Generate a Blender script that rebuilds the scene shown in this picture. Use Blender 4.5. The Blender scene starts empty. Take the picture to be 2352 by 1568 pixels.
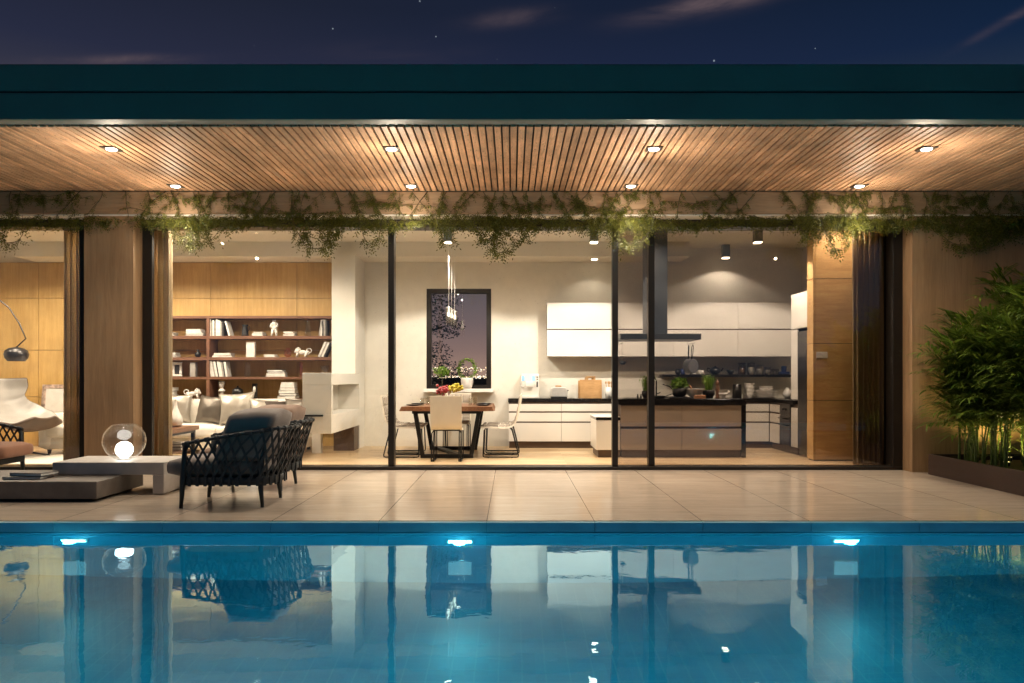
import bpy, bmesh, math, random
from mathutils import Vector, Matrix, noise as mnoise
S = bpy.context.scene
RAD = math.radians
rnd = random.Random(11)

# ------------------------------------------------------------------ camera
cam = bpy.data.cameras.new('camera'); camo = bpy.data.objects.new('camera', cam)
S.collection.objects.link(camo); S.camera = camo
camo.location = (0, 0, 1.25); camo.rotation_euler = (RAD(90), 0, 0)
cam.sensor_width = 36; cam.lens = 36 * 1750 / 2352; cam.shift_y = 83 / 2352
cam.clip_start = .05; cam.clip_end = 3000
S.view_settings.view_transform = 'Standard'; S.view_settings.look = 'None'
S.view_settings.exposure = 0.0; S.view_settings.gamma = 1
S.cycles.use_denoising = True
S.cycles.max_bounces = 14; S.cycles.diffuse_bounces = 5; S.cycles.glossy_bounces = 5
S.cycles.transmission_bounces = 8; S.cycles.transparent_max_bounces = 24
S.cycles.sample_clamp_indirect = 6; S.cycles.caustics_reflective = False; S.cycles.caustics_refractive = True
S.cycles.blur_glossy = .5
S.cycles.use_adaptive_sampling = True; S.cycles.adaptive_threshold = .015

# ------------------------------------------------------------------ node helpers
class NT:
    def __init__(s, tree): s.t = tree; tree.nodes.clear()
    def n(s, typ, ins=None, **props):
        nd = s.t.nodes.new('ShaderNode' + typ)
        for k, v in props.items(): setattr(nd, k, v)
        for k, v in (ins or {}).items():
            sk = nd.inputs[k]
            if isinstance(v, bpy.types.NodeSocket): s.t.links.new(v, sk)
            else: sk.default_value = v
        return nd
    def m(s, op, a, b=0.0, c=0.0, clamp=False):
        return s.n('Math', {0: a, 1: b, 2: c}, operation=op, use_clamp=clamp).outputs[0]
    def mix(s, f, a, b, mode='MIX'):
        nd = s.n('MixRGB', {0: f, 1: a, 2: b}, blend_type=mode); return nd.outputs[0]
    def ramp(s, f, stops, interp='LINEAR'):
        nd = s.n('ValToRGB', {0: f}); cr = nd.color_ramp; cr.interpolation = interp
        while len(cr.elements) < len(stops): cr.elements.new(.5)
        for e, (p, c) in zip(cr.elements, stops):
            e.position = p; e.color = (*c, 1) if not isinstance(c, (int, float)) else (c, c, c, 1)
        return nd.outputs[0]
    def noise(s, vec, scale, detail=3, rough=.55, dist=0):
        return s.n('TexNoise', {'Vector': vec, 'Scale': scale, 'Detail': detail, 'Roughness': rough, 'Distortion': dist}).outputs[0]

def rgb(r, g, b):
    f = lambda c: ((c / 255 + .055) / 1.055) ** 2.4 if c > 10 else c / 255 / 12.92
    return (f(r), f(g), f(b))
def c4(c): return (*c, 1)

# ------------------------------------------------------------------ sky (night, seen by direction only)
W = bpy.data.worlds.new('World'); S.world = W; W.use_nodes = True
k = NT(W.node_tree)
tc = k.n('TexCoord').outputs['Generated']
sp = k.n('SeparateXYZ', {0: tc})
dx, dy, dz = sp.outputs
ay = k.m('MAXIMUM', k.m('ABSOLUTE', dy), .05)
u = k.m('DIVIDE', dx, ay); v = k.m('DIVIDE', dz, ay)
grad = k.ramp(k.m('ADD', k.m('MULTIPLY', dz, 1.0), .1, clamp=True),
              [(0, (.002, .002, .004)), (.098, (.01, .009, .012)), (.102, (.42, .26, .19)), (.135, (.27, .17, .145)), (.17, (.185, .128, .125)), (.23, (.10, .088, .096)),
               (.46, (.0205, .0245, .052)), (.53, (.0135, .0175, .035)), (1, (.008, .011, .026))])
right = k.ramp(k.m('ADD', k.m('MULTIPLY', u, .75), .5, clamp=True), [(.25, (1.0, 1.0, 1.0)), (.55, (.68, .87, 1.05)), (1, (.30, .72, .95))])
skyc = k.mix(k.n('MapRange', {0: dz, 1: .18, 2: .36, 3: 0.0, 4: 1.0}).outputs[0], grad, k.mix(1, grad, right, 'MULTIPLY'))
uv = k.n('CombineXYZ', {0: k.m('MULTIPLY', u, 7), 1: k.m('MULTIPLY', k.m('SUBTRACT', v, k.m('MULTIPLY', u, .14)), 26), 2: 0.0}).outputs[0]
nz = k.ramp(k.noise(uv, 1.0, 5, .6, .6), [(.38, 0.0), (.72, 1.0)])
def blob(u0, v0, a, b, sl, amp):
    uu = k.m('SUBTRACT', u, u0); vv = k.m('SUBTRACT', k.m('SUBTRACT', v, v0), k.m('MULTIPLY', uu, sl))
    e = k.m('ADD', k.m('POWER', k.m('ABSOLUTE', k.m('DIVIDE', uu, a)), 2), k.m('POWER', k.m('ABSOLUTE', k.m('DIVIDE', vv, b)), 2))
    return k.m('MULTIPLY', k.m('EXPONENT', k.m('MULTIPLY', e, -1)), amp)
cl = blob(.27, .494, .085, .013, .2, 1.1)
for a in ((0.0, .472, .05, .011, .1, .45), (-.53, .417, .09, .006, .02, .8), (.66, .474, .05, .006, .55, .55), (-.15, .425, .1, .015, 0, .1)):
    cl = k.m('ADD', cl, blob(*a))
cl = k.m('MULTIPLY', cl, k.m('ADD', k.m('MULTIPLY', nz, .8), .2), clamp=True)
skyc = k.mix(cl, skyc, (.135, .095, .105, 1))
vo = k.n('TexVoronoi', {'Vector': tc, 'Scale': 58.0})
rv = k.n('SeparateColor', {0: vo.outputs['Color']}).outputs
star = k.m('MULTIPLY', k.m('LESS_THAN', vo.outputs['Distance'], k.m('ADD', .038, k.m('MULTIPLY', rv[1], .03))), k.m('GREATER_THAN', rv[0], .45))
star = k.m('MULTIPLY', star, k.m('MULTIPLY', k.m('POWER', rv[2], 2.0), .55))
skyc = k.mix(1, skyc, k.n('CombineXYZ', {0: k.m('MULTIPLY', star, .85), 1: star, 2: k.m('MULTIPLY', star, 1.1)}).outputs[0], 'ADD')
dusk = k.ramp(k.m('ADD', k.m('MULTIPLY', dz, 1.0), .1, clamp=True), [(0, (.002, .002, .004)), (.098, (.008, .01, .014)), (.11, (.045, .075, .12)), (.5, (.035, .062, .105)), (1, (.01, .016, .032))])
skyc = k.mix(k.n('MapRange', {0: dy, 1: .05, 2: -.3, 3: 0.0, 4: 1.0}).outputs[0], skyc, dusk)
bg = k.n('Background', {'Color': skyc, 'Strength': 1.0})
k.t.links.new(bg.outputs[0], k.n('OutputWorld').inputs[0])

# ------------------------------------------------------------------ materials
MATS = {}
def newmat(name):
    m = bpy.data.materials.new(name); m.use_nodes = True
    return m, NT(m.node_tree)
def finish(m, k, sh):
    k.t.links.new(sh, k.n('OutputMaterial').inputs[0]); MATS[m.name] = m; return m
def mat(name, col, rough=.5, metal=0.0, var=.12, vs=6.0, bump=0.0, bs=80.0, spec=.5, coat=0.0, sheen=0.0, rv=.08):
    m, k = newmat(name)
    co = k.n('TexCoord').outputs['Object']
    nz = k.noise(co, vs, 4)
    f = k.n('MapRange', {0: nz, 1: .3, 2: .7, 3: 1 - var, 4: 1 + var}).outputs[0]
    colr = k.mix(1, c4(col), k.n('CombineColor', {0: f, 1: f, 2: f}).outputs[0], 'MULTIPLY')
    rr = k.n('MapRange', {0: k.noise(co, vs * 2.3, 3), 1: .3, 2: .7, 3: max(.02, rough - rv * rough), 4: min(1, rough + rv * rough)}).outputs[0]
    b = k.n('BsdfPrincipled', {'Base Color': colr, 'Roughness': rr, 'Metallic': metal, 'Specular IOR Level': spec, 'Coat Weight': coat, 'Sheen Weight': sheen})
    if bump:
        bp = k.n('Bump', {'Height': k.noise(co, bs, 3), 'Strength': bump, 'Distance': .004})
        k.t.links.new(bp.outputs[0], b.inputs['Normal'])
    return finish(m, k, b.outputs[0])
def wood(name, c1, c2, axis='z', rough=.45, sc=1.0, bump=.12, spec=.4, island=0.0, mott=.35, coat=0.0):
    m, k = newmat(name)
    co = k.n('TexCoord').outputs['Object']
    st = {'x': (.09, 1, 1), 'y': (1, .09, 1), 'z': (1, 1, .07)}[axis]
    mp = k.n('Mapping', {'Vector': co, 'Scale': tuple(q * sc for q in st)})
    vec = mp.outputs[0]
    if island:
        ri = k.n('NewGeometry').outputs['Random Per Island']
        off = k.m('MULTIPLY', ri, 37.0)
        vec = k.n('VectorMath', {0: vec, 1: k.n('CombineXYZ', {0: off, 1: off, 2: off}).outputs[0]}, operation='ADD').outputs[0]
    a = k.noise(vec, 26, 5, .62, .5); b_ = k.noise(vec, 150, 3, .6); c = k.noise(vec, 3.2, 3, .5, 1.2)
    f = k.m('ADD', k.m('ADD', k.m('MULTIPLY', a, .55), k.m('MULTIPLY', b_, .2)), k.m('MULTIPLY', c, .25))
    colr = k.ramp(f, [(.34, c2), (.5, tuple((p + q) / 2 for p, q in zip(c1, c2))), (.66, c1)])
    if name == 'larch_slats':
        sp_ = k.ramp(k.noise(k.n('Mapping', {'Vector': co, 'Scale': (1, .35, 1)}).outputs[0], 46, 3, .7), [(.3, .42), (.42, 1.0)])
        colr = k.mix(1, colr, sp_, 'MULTIPLY')
    if mott:
        g = k.n('MapRange', {0: k.noise(co, 1.6 * sc, 3), 1: .3, 2: .7, 3: 1 - mott * .5, 4: 1 + mott * .4}).outputs[0]
        colr = k.mix(1, colr, k.n('CombineColor', {0: g, 1: g, 2: g}).outputs[0], 'MULTIPLY')
    if island:
        g = k.n('MapRange', {0: ri, 1: 0.0, 2: 1.0, 3: 1 - island, 4: 1 + island}).outputs[0]
        colr = k.mix(1, colr, k.n('CombineColor', {0: g, 1: g, 2: g}).outputs[0], 'MULTIPLY')
    rr = k.n('MapRange', {0: a, 1: .3, 2: .7, 3: rough - .07, 4: rough + .1}).outputs[0]
    bp = k.n('Bump', {'Height': f, 'Strength': bump, 'Distance': .004})
    b = k.n('BsdfPrincipled', {'Base Color': colr, 'Roughness': rr, 'Specular IOR Level': spec, 'Normal': bp.outputs[0], 'Coat Weight': coat, 'Coat Roughness': .2})
    return finish(m, k, b.outputs[0])
def emit(name, col, st):
    m, k = newmat(name)
    return finish(m, k, k.n('Emission', {'Color': c4(col), 'Strength': st}).outputs[0])
def pane(name, tint, base=.045, rough=0.0):
    m, k = newmat(name)
    f = k.n('LayerWeight', {'Blend': .5}).outputs['Facing']
    r = k.m('ADD', base, k.m('MULTIPLY', k.m('POWER', f, 5), 1 - base), clamp=True)
    t = k.n('BsdfTransparent', {'Color': c4(tint)}); g = k.n('BsdfGlossy', {'Color': (1, 1, 1, 1), 'Roughness': rough})
    return finish(m, k, k.n('MixShader', {0: r, 1: t.outputs[0], 2: g.outputs[0]}).outputs[0])
def leafmat(name, c1, c2, trans=.25, rough=.45):
    m, k = newmat(name)
    ri = k.n('NewGeometry').outputs['Random Per Island']
    colr = k.ramp(ri, [(0, c1), (.6, tuple((a + b) / 2 for a, b in zip(c1, c2))), (1, c2)])
    b = k.n('BsdfPrincipled', {'Base Color': colr, 'Roughness': rough, 'Specular IOR Level': .4})
    t = k.n('BsdfTranslucent', {'Color': colr})
    return finish(m, k, k.n('MixShader', {0: trans, 1: b.outputs[0], 2: t.outputs[0]}).outputs[0])

OAK = wood('oak_panel', (.62, .41, .155), (.46, .275, .085), 'z', .42, .9)
OAKH = wood('oak_cabinet', (.60, .40, .17), (.42, .235, .085), 'x', .4, .9)
CEDAR = wood('cedar_cladding', (.40, .255, .14), (.24, .15, .08), 'z', .5, .55, mott=.3)
SLAT = wood('larch_slats', (.76, .455, .265), (.33, .185, .10), 'y', .5, 1.1, bump=.35, island=.25, mott=.6)
BEAM = wood('larch_beam', (.36, .235, .135), (.22, .14, .08), 'x', .55, .9, bump=.3)
WALNUT = wood('walnut', (.23, .115, .07), (.12, .055, .032), 'x', .4, 1.2)
WALNUTZ = wood('walnut_upright', (.23, .115, .07), (.12, .055, .032), 'z', .4, 1.2)
TABLEWOOD = wood('rustic_tabletop', (.28, .125, .055), (.12, .05, .02), 'y', .38, 1.3, coat=.2)
DARKWOOD = wood('planter_wood', (.05, .028, .02), (.026, .015, .011), 'y', .5, 1.4)
BOARD = wood('chopping_board_wood', (.55, .33, .14), (.38, .2, .075), 'x', .45, 2.5)

def plaster(name, col, var=.07, rough=.75):
    m, k = newmat(name)
    co = k.n('TexCoord').outputs['Object']
    a = k.noise(co, 1.3, 5, .6); b_ = k.noise(co, 7, 4, .65)
    f = k.n('MapRange', {0: k.m('ADD', k.m('MULTIPLY', a, .6), k.m('MULTIPLY', b_, .4)), 1: .35, 2: .65, 3: 1 - var, 4: 1 + var * .6}).outputs[0]
    sp_ = k.ramp(k.noise(co, 34, 2, .5), [(.25, .82), (.31, 1.0)])
    f = k.m('MULTIPLY', f, k.n('SeparateColor', {0: sp_}).outputs[0])
    colr = k.mix(1, c4(col), k.n('CombineColor', {0: f, 1: f, 2: f}).outputs[0], 'MULTIPLY')
    bp = k.n('Bump', {'Height': k.noise(co, 40, 4), 'Strength': .12, 'Distance': .004})
    b = k.n('BsdfPrincipled', {'Base Color': colr, 'Roughness': rough, 'Specular IOR Level': .3, 'Normal': bp.outputs[0]})
    return finish(m, k, b.outputs[0])
PLASTER = plaster('wall_plaster', (.74, .70, .61))
CEILP = plaster('ceiling_plaster', (.74, .70, .61), .03)
FIREP = plaster('fireplace_plaster', (.72, .69, .62), .06)

def stone():
    m, k = newmat('travertine_deck')
    co = k.n('TexCoord').outputs['Object']
    sp = k.n('SeparateXYZ', {0: co}).outputs
    mp = k.n('Mapping', {'Vector': co, 'Scale': (.28, 2.4, 1)}).outputs[0]
    a = k.noise(mp, 2.6, 6, .68, .8); b_ = k.noise(mp, 14, 5, .7, .4); c = k.noise(mp, 60, 3, .6)
    f = k.m('ADD', k.m('ADD', k.m('MULTIPLY', a, .45), k.m('MULTIPLY', b_, .4)), k.m('MULTIPLY', c, .15))
    colr = k.ramp(f, [(.33, (.26, .20, .15)), (.43, (.42, .345, .27)), (.51, (.49, .405, .32)), (.62, (.60, .52, .42))])
    def joint(o, off, pitch, w):
        fr = k.m('FRACT', k.m('DIVIDE', k.m('SUBTRACT', o, off - 50 * pitch), pitch))
        return k.m('LESS_THAN', k.m('MINIMUM', fr, k.m('SUBTRACT', 1.0, fr)), w / pitch)
    jx = joint(sp[0], -.22, .938, .003); jy = k.m('MULTIPLY', joint(sp[1], 7.34, .938, .0018), .22)
    j = k.m('MAXIMUM', jx, jy)
    colr = k.mix(j, colr, (.06, .045, .035, 1))
    tile = k.n('TexWhiteNoise', {'Vector': k.n('CombineXYZ', {0: k.m('FLOOR', k.m('DIVIDE', k.m('SUBTRACT', sp[0], -.22), .938)), 1: k.m('FLOOR', k.m('DIVIDE', k.m('SUBTRACT', sp[1], 7.34), .938)), 2: 0.0}).outputs[0]}, noise_dimensions='2D').outputs[0]
    g = k.n('MapRange', {0: tile, 3: .96, 4: 1.03}).outputs[0]
    colr = k.mix(1, colr, k.n('CombineColor', {0: g, 1: g, 2: g}).outputs[0], 'MULTIPLY')
    rr = k.n('MapRange', {0: f, 1: .35, 2: .65, 3: .22, 4: .09}).outputs[0]
    bp = k.n('Bump', {'Height': f, 'Strength': .05, 'Distance': .004})
    b = k.n('BsdfPrincipled', {'Base Color': colr, 'Roughness': rr, 'Specular IOR Level': .75, 'Normal': bp.outputs[0]})
    return finish(m, k, b.outputs[0])
STONE = stone()
def planks():
    m, k = newmat('oak_floor')
    co = k.n('TexCoord').outputs['Object']
    br = k.n('TexBrick', {'Vector': co, 'Color1': (.2, .2, .2, 1), 'Color2': (.9, .9, .9, 1), 'Mortar': (0, 0, 0, 1), 'Scale': 1.0, 'Mortar Size': .0015, 'Brick Width': 1.6, 'Row Height': .18})
    mp = k.n('Mapping', {'Vector': co, 'Scale': (.12, 1, 1)}).outputs[0]
    a = k.noise(mp, 16, 5, .6, .5)
    bv = k.n('SeparateColor', {0: br.outputs[0]}).outputs[0]
    colr = k.ramp(k.m('ADD', k.m('MULTIPLY', a, .6), k.m('MULTIPLY', bv, .35)), [(.3, (.40, .26, .13)), (.5, (.58, .42, .24)), (.75, (.68, .53, .33))])
    colr = k.mix(br.outputs['Fac'], colr, (.16, .10, .05, 1))
    b = k.n('BsdfPrincipled', {'Base Color': colr, 'Roughness': .33, 'Specular IOR Level': .5})
    return finish(m, k, b.outputs[0])
PLANKS = planks()
def mosaic():
    m, k = newmat('pool_mosaic')
    co = k.n('TexCoord').outputs['Object']
    sp = k.n('SeparateXYZ', {0: co}).outputs
    P_ = .155
    def j(o):
        fr = k.m('FRACT', k.m('DIVIDE', k.m('ADD', o, 50.0), P_))
        return k.m('LESS_THAN', k.m('MINIMUM', fr, k.m('SUBTRACT', 1.0, fr)), .035)
    nrm = k.n('SeparateXYZ', {0: k.n('NewGeometry').outputs['Normal']}).outputs
    flat = k.m('GREATER_THAN', k.m('ABSOLUTE', nrm[2]), .5)
    jj = k.m('MULTIPLY', k.m('MAXIMUM', j(sp[0]), k.m('MULTIPLY', k.m('MAXIMUM', j(sp[1]), 0.0), .6)), flat)
    cell = k.n('TexWhiteNoise', {'Vector': k.n('VectorMath', {0: k.n('VectorMath', {0: co, 1: (P_, P_, P_)}, operation='DIVIDE').outputs[0]}, operation='FLOOR').outputs[0]}).outputs[0]
    colr = k.ramp(cell, [(0, (.03, .26, .38)), (1, (.045, .31, .43))])
    colr = k.mix(k.m('MULTIPLY', jj, .28), colr, (.22, .47, .50, 1))
    b = k.n('BsdfPrincipled', {'Base Color': colr, 'Roughness': .35})
    return finish(m, k, b.outputs[0])
MOSAIC = mosaic()
def waterm():
    m, k = newmat('pool_water')
    co = k.n('TexCoord').outputs['Object']
    mp = k.n('Mapping', {'Vector': co, 'Scale': (.8, 1.0, 1)}).outputs[0]
    h = k.m('ADD', k.m('MULTIPLY', k.noise(mp, 1.1, 2, .5, .3), 1.0), k.m('MULTIPLY', k.noise(mp, 8.5, 2, .5, .3), .11))
    bp = k.n('Bump', {'Height': h, 'Strength': .11, 'Distance': .035}).outputs[0]
    f = k.n('LayerWeight', {'Blend': .5}).outputs['Facing']
    r = k.n('SeparateColor', {0: k.ramp(f, [(0, .03), (.5, .05), (.60, .09), (.65, .20), (.70, .44), (.75, .64), (.80, .70), (1, 1.0)])}).outputs[0]
    t = k.n('BsdfRefraction', {'Color': (.26, .90, 1, 1), 'IOR': 1.33, 'Roughness': .02, 'Normal': bp})
    tr = k.n('BsdfTransparent', {'Color': (.35, .88, 1, 1)})
    mt = k.n('MixShader', {0: .05, 1: t.outputs[0], 2: tr.outputs[0]})
    g = k.n('BsdfGlossy', {'Color': (.56, .84, .97, 1), 'Roughness': .012, 'Normal': bp})
    return finish(m, k, k.n('MixShader', {0: r, 1: mt.outputs[0], 2: g.outputs[0]}).outputs[0])
WATER = waterm()

GLASS = pane('clear_glass', (.985, .99, .985), .06)
TINT = pane('grey_tinted_glass', (.75, .71, .68), .085)
THIN = pane('thin_glassware', (.93, .93, .91), .05)
GLOBE = pane('globe_glass', (.97, .975, .97), .035)
FASCIA = mat('teal_fascia_paint', (.05, .105, .09), .5, var=.08, vs=1.2)
GROOVE = mat('black_groove', (.004, .005, .005), .7)
LIP = mat('grey_lip_paint', (.13, .15, .14), .5)
FRAME = mat('bronze_frame_metal', (.013, .0095, .007), .4, .3, var=.1)
FRAMEL = mat('bronze_frame_light', (.12, .09, .06), .35, .6)
CONC = mat('pale_concrete', (.43, .40, .37), .55, var=.14, vs=5, bump=.15, bs=60)
CONCD = mat('dark_concrete', (.135, .115, .10), .5, var=.3, vs=4, bump=.2, bs=50)
ROPE = mat('charcoal_rope', (.016, .021, .025), .6, var=.25, vs=60, bump=.6, bs=300)
CHAIRM = mat('charcoal_powder_metal', (.013, .019, .023), .42, .3)
CUSH = mat('taupe_outdoor_fabric', (.165, .135, .12), .8, var=.1, bump=.4, bs=500, sheen=.2)
CUSHR = mat('taupe_fabric_warm_lit', (.25, .16, .11), .8, var=.1, bump=.4, bs=500, sheen=.2)  # the taupe fabric, browned to paint in the warm light on it
CUSHB = mat('brown_outdoor_fabric', (.30, .145, .085), .8, var=.08, bump=.4, bs=500, sheen=.2)
WHITE = mat('white_lacquer', (.74, .71, .65), .3, var=.02, vs=2)
GREYLAC = mat('greige_lacquer', (.40, .345, .30), .35, var=.05, vs=2)
CERAM = mat('white_ceramic', (.80, .78, .73), .22, var=.04, vs=8, coat=.3)
CERAMM = mat('matt_white_ceramic', (.74, .71, .66), .55, var=.06, vs=10)
STATUE = mat('white_plaster_statue', (.72, .69, .64), .7, var=.15, vs=30, bump=.4, bs=90)
BLACK = mat('black_ceramic', (.012, .011, .010), .3, var=.2)
BLACKM = mat('black_metal', (.014, .013, .012), .4, .5)
COUNTER = mat('black_stone_counter', (.014, .012, .011), .16, var=.4, vs=40)
STEEL = mat('brushed_steel', (.62, .60, .56), .36, .55, var=.05, vs=30)
DSTEEL = mat('dark_steel', (.085, .08, .078), .3, .8, var=.1)
HOODM = mat('hood_steel', (.13, .15, .17), .35, .75, var=.06, vs=3)
PLINTH = mat('brown_plinth', (.10, .062, .04), .5)
PAPER = mat('book_white', (.72, .70, .65), .6, var=.1, vs=20)
PAPERG = mat('book_grey', (.33, .31, .28), .6, var=.15, vs=20)
PAPERD = mat('book_dark', (.035, .032, .03), .5, var=.2, vs=20)
LEATHER = mat('white_leather', (.40, .375, .345), .42, var=.05, bump=.1, bs=60)
UPHOL = mat('white_upholstery', (.80, .75, .66), .75, var=.05, bump=.2, bs=300, sheen=.2)
SATIN = mat('champagne_satin', (.14, .12, .098), .34, .45, var=.1, vs=5)
SATINW = mat('ivory_satin', (.37, .335, .285), .3, .35, var=.1, vs=5)
DCUSH = mat('dark_brown_fabric', (.06, .04, .03), .6)
SHELLW = mat('cream_chair_shell', (.70, .63, .51), .4, var=.03)
def striped():
    m, k = newmat('striped_upholstery')
    co = k.n('TexCoord').outputs['Object']
    w = k.n('TexWave', {'Vector': co, 'Scale': 17.0, 'Distortion': .6, 'Detail': 1.0}, wave_type='BANDS', bands_direction='Y').outputs[1]
    colr = k.ramp(w, [(.2, (.20, .16, .12)), (.7, (.55, .48, .39))])
    return finish(m, k, k.n('BsdfPrincipled', {'Base Color': colr, 'Roughness': .7}).outputs[0])
STRIPE = striped()
def curtainm(name, col, lo):
    m, k = newmat(name)
    co = k.n('TexCoord').outputs['Object']
    w = k.noise(k.n('Mapping', {'Vector': co, 'Scale': (1, 1, 12)}).outputs[0], 30, 3, .6)
    colr = k.ramp(w, [(.3, lo), (.7, col)])
    b = k.n('BsdfPrincipled', {'Base Color': colr, 'Roughness': .85, 'Sheen Weight': .2})
    t = k.n('BsdfTranslucent', {'Color': colr})
    return finish(m, k, k.n('MixShader', {0: .5, 1: b.outputs[0], 2: t.outputs[0]}).outputs[0])
CURT = curtainm('linen_curtain', (.66, .54, .36), (.46, .35, .20))
CURTD = curtainm('brown_drape', (.40, .30, .15), (.26, .19, .09))
IVY = leafmat('vine_leaf', (.040, .050, .006), (.15, .15, .018), .3)
STEMM = mat('vine_stem_bark', (.055, .042, .018), .7, var=.3, vs=30)
BAMB = leafmat('bamboo_leaf', (.045, .095, .010), (.17, .24, .03), .38, .42)
CANE = mat('bamboo_cane', (.10, .15, .035), .45, var=.3, vs=10)
HERB = leafmat('herb_leaf', (.10, .22, .02), (.28, .42, .06), .35)
DARKLEAF = leafmat('dark_tree_leaf', (.012, .018, .010), (.03, .04, .02), .1)
SOIL = mat('potting_soil', (.03, .02, .013), .9, var=.4, vs=40, bump=.6, bs=90)
GRASSM = mat('night_ground', (.03, .035, .02), .9, var=.4, vs=3)
LAMPW = emit('warm_lamp_glow', (1, .86, .62), 14)
BULB = emit('pendant_bulb_glow', (1, .88, .66), 2.6)
LAMPB = emit('white_globe_glow', (1, .96, .88), 9)
POOLG = emit('pool_lamp_glow', (.78, .97, 1.0), 12)
LENS = emit('uplight_lens_glow', (1, .75, .3), 1.5)
CITYG = emit('city_lamp_glow', (1, .76, .42), 2.2)
CITYW = emit('city_white_glow', (1, .9, .74), 2.2)
COBALT = mat('cobalt_enamel', (.02, .03, .09), .3)
RUST = mat('mottled_marble_edge', (.40, .30, .25), .4, var=.75, vs=14)
GRAPER = mat('red_grapes', (.30, .035, .04), .3, var=.3, vs=20)
GRAPEY = mat('yellow_grapes', (.42, .34, .03), .3, var=.3, vs=20)
PINKG = pane('pink_glass', (.95, .78, .72), .06)
GLOWCYAN = emit('machine_display_glow', (.55, .85, 1.0), 1.1)
LID = mat('jar_lid_metal', (.2, .19, .18), .35, .8)
SPICE = mat('brown_jar_filling', (.12, .06, .03), .8, var=.4, vs=40)
TERRA = mat('terracotta_block', (.42, .2, .10), .6)

# ------------------------------------------------------------------ mesh builder
class MB:
    def __init__(s): s.v, s.f, s.mi_, s.sm, s.mats, s.mi, s.M, s.smooth = [], [], [], [], [], 0, None, False
    def use(s, m):
        if m not in s.mats: s.mats.append(m)
        s.mi = s.mats.index(m); return s
    def add(s, vs, fs, smooth=None):
        o = len(s.v); M = s.M
        s.v += [tuple(M @ Vector(p)) for p in vs] if M is not None else [tuple(p) for p in vs]
        sm = s.smooth if smooth is None else smooth
        for f in fs: s.f.append([i + o for i in f]); s.mi_.append(s.mi); s.sm.append(sm)
        return s
    def box(s, x0, x1, y0, y1, z0, z1, b=0.0, seg=1):
        if x0 > x1: x0, x1 = x1, x0
        if y0 > y1: y0, y1 = y1, y0
        if not b:
            return s.add([(x, y, z) for z in (z0, z1) for y in (y0, y1) for x in (x0, x1)],
                         [(0, 2, 3, 1), (4, 5, 7, 6), (0, 1, 5, 4), (2, 6, 7, 3), (0, 4, 6, 2), (1, 3, 7, 5)], False)
        bm = bmesh.new(); bmesh.ops.create_cube(bm, size=1)
        for q in bm.verts: q.co = Vector(((x0 + x1) / 2 + q.co.x * (x1 - x0), (y0 + y1) / 2 + q.co.y * (y1 - y0), (z0 + z1) / 2 + q.co.z * (z1 - z0)))
        bmesh.ops.bevel(bm, geom=bm.edges[:], offset=min(b, .49 * min(x1 - x0, y1 - y0, z1 - z0)), segments=seg, affect='EDGES', profile=.5)
        bm.verts.index_update()
        s.add([q.co[:] for q in bm.verts], [[q.index for q in f.verts] for f in bm.faces], seg > 1); bm.free(); return s
    def lathe(s, prof, c=(0, 0, 0), n=24, smooth=True):
        vs = [(c[0] + r * math.cos(2 * math.pi * i / n), c[1] + r * math.sin(2 * math.pi * i / n), c[2] + z) for r, z in prof for i in range(n)]
        fs = [(j * n + i, j * n + (i + 1) % n, (j + 1) * n + (i + 1) % n, (j + 1) * n + i) for j in range(len(prof) - 1) for i in range(n)]
        s.add(vs, fs, smooth)
        o = len(s.v) - len(vs)
        if prof[0][0] > 1e-5: s.f.append([o + i for i in reversed(range(n))]); s.mi_.append(s.mi); s.sm.append(False)
        if prof[-1][0] > 1e-5: s.f.append([o + (len(prof) - 1) * n + i for i in range(n)]); s.mi_.append(s.mi); s.sm.append(False)
        return s
    def shell(s, prof, c=(0, 0, 0), n=24):  # open surface of revolution (no caps)
        vs = [(c[0] + r * math.cos(2 * math.pi * i / n), c[1] + r * math.sin(2 * math.pi * i / n), c[2] + z) for r, z in prof for i in range(n)]
        return s.add(vs, [(j * n + i, j * n + (i + 1) % n, (j + 1) * n + (i + 1) % n, (j + 1) * n + i) for j in range(len(prof) - 1) for i in range(n)], True)
    def tube(s, pts, r, n=8, closed=False, smooth=True):
        pts = [Vector(p) for p in pts]; m = len(pts)
        rr = r if isinstance(r, (list, tuple)) else [r] * m
        vs, up = [], None
        for i, p in enumerate(pts):
            a = pts[i - 1] if (i > 0 or closed) else p; b = pts[(i + 1) % m] if (i < m - 1 or closed) else p
            t = (b - a).normalized()
            if up is None: up = t.orthogonal().normalized()
            up = (up - t * up.dot(t))
            up = up.normalized() if up.length > 1e-6 else t.orthogonal().normalized()
            w = t.cross(up)
            for q in range(n):
                an = 2 * math.pi * q / n
                vs.append(p + (up * math.cos(an) + w * math.sin(an)) * rr[i])
        fs = [(j * n + q, j * n + (q + 1) % n, ((j + 1) % m) * n + (q + 1) % n, ((j + 1) % m) * n + q) for j in range(m if closed else m - 1) for q in range(n)]
        if not closed: fs += [tuple(reversed(range(n))), tuple((m - 1) * n + q for q in range(n))]
        return s.add(vs, fs, smooth)
    def ribbon(s, pts, nrm, w, t):   # flat strap following pts, nrm = surface normal at each point
        pts = [Vector(p) for p in pts]; m = len(pts); vs = []
        for i, p in enumerate(pts):
            tt = (pts[min(i + 1, m - 1)] - pts[max(i - 1, 0)]).normalized(); nn = Vector(nrm[i]).normalized()
            sd = tt.cross(nn).normalized() * w / 2; h = nn * t / 2
            vs += [p + sd + h, p - sd + h, p - sd - h, p + sd - h]
        fs = [(j * 4 + q, j * 4 + (q + 1) % 4, j * 4 + 4 + (q + 1) % 4, j * 4 + 4 + q) for j in range(m - 1) for q in range(4)]
        return s.add(vs, fs + [(0, 3, 2, 1), tuple(m * 4 - 4 + q for q in range(4))], False)
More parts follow.
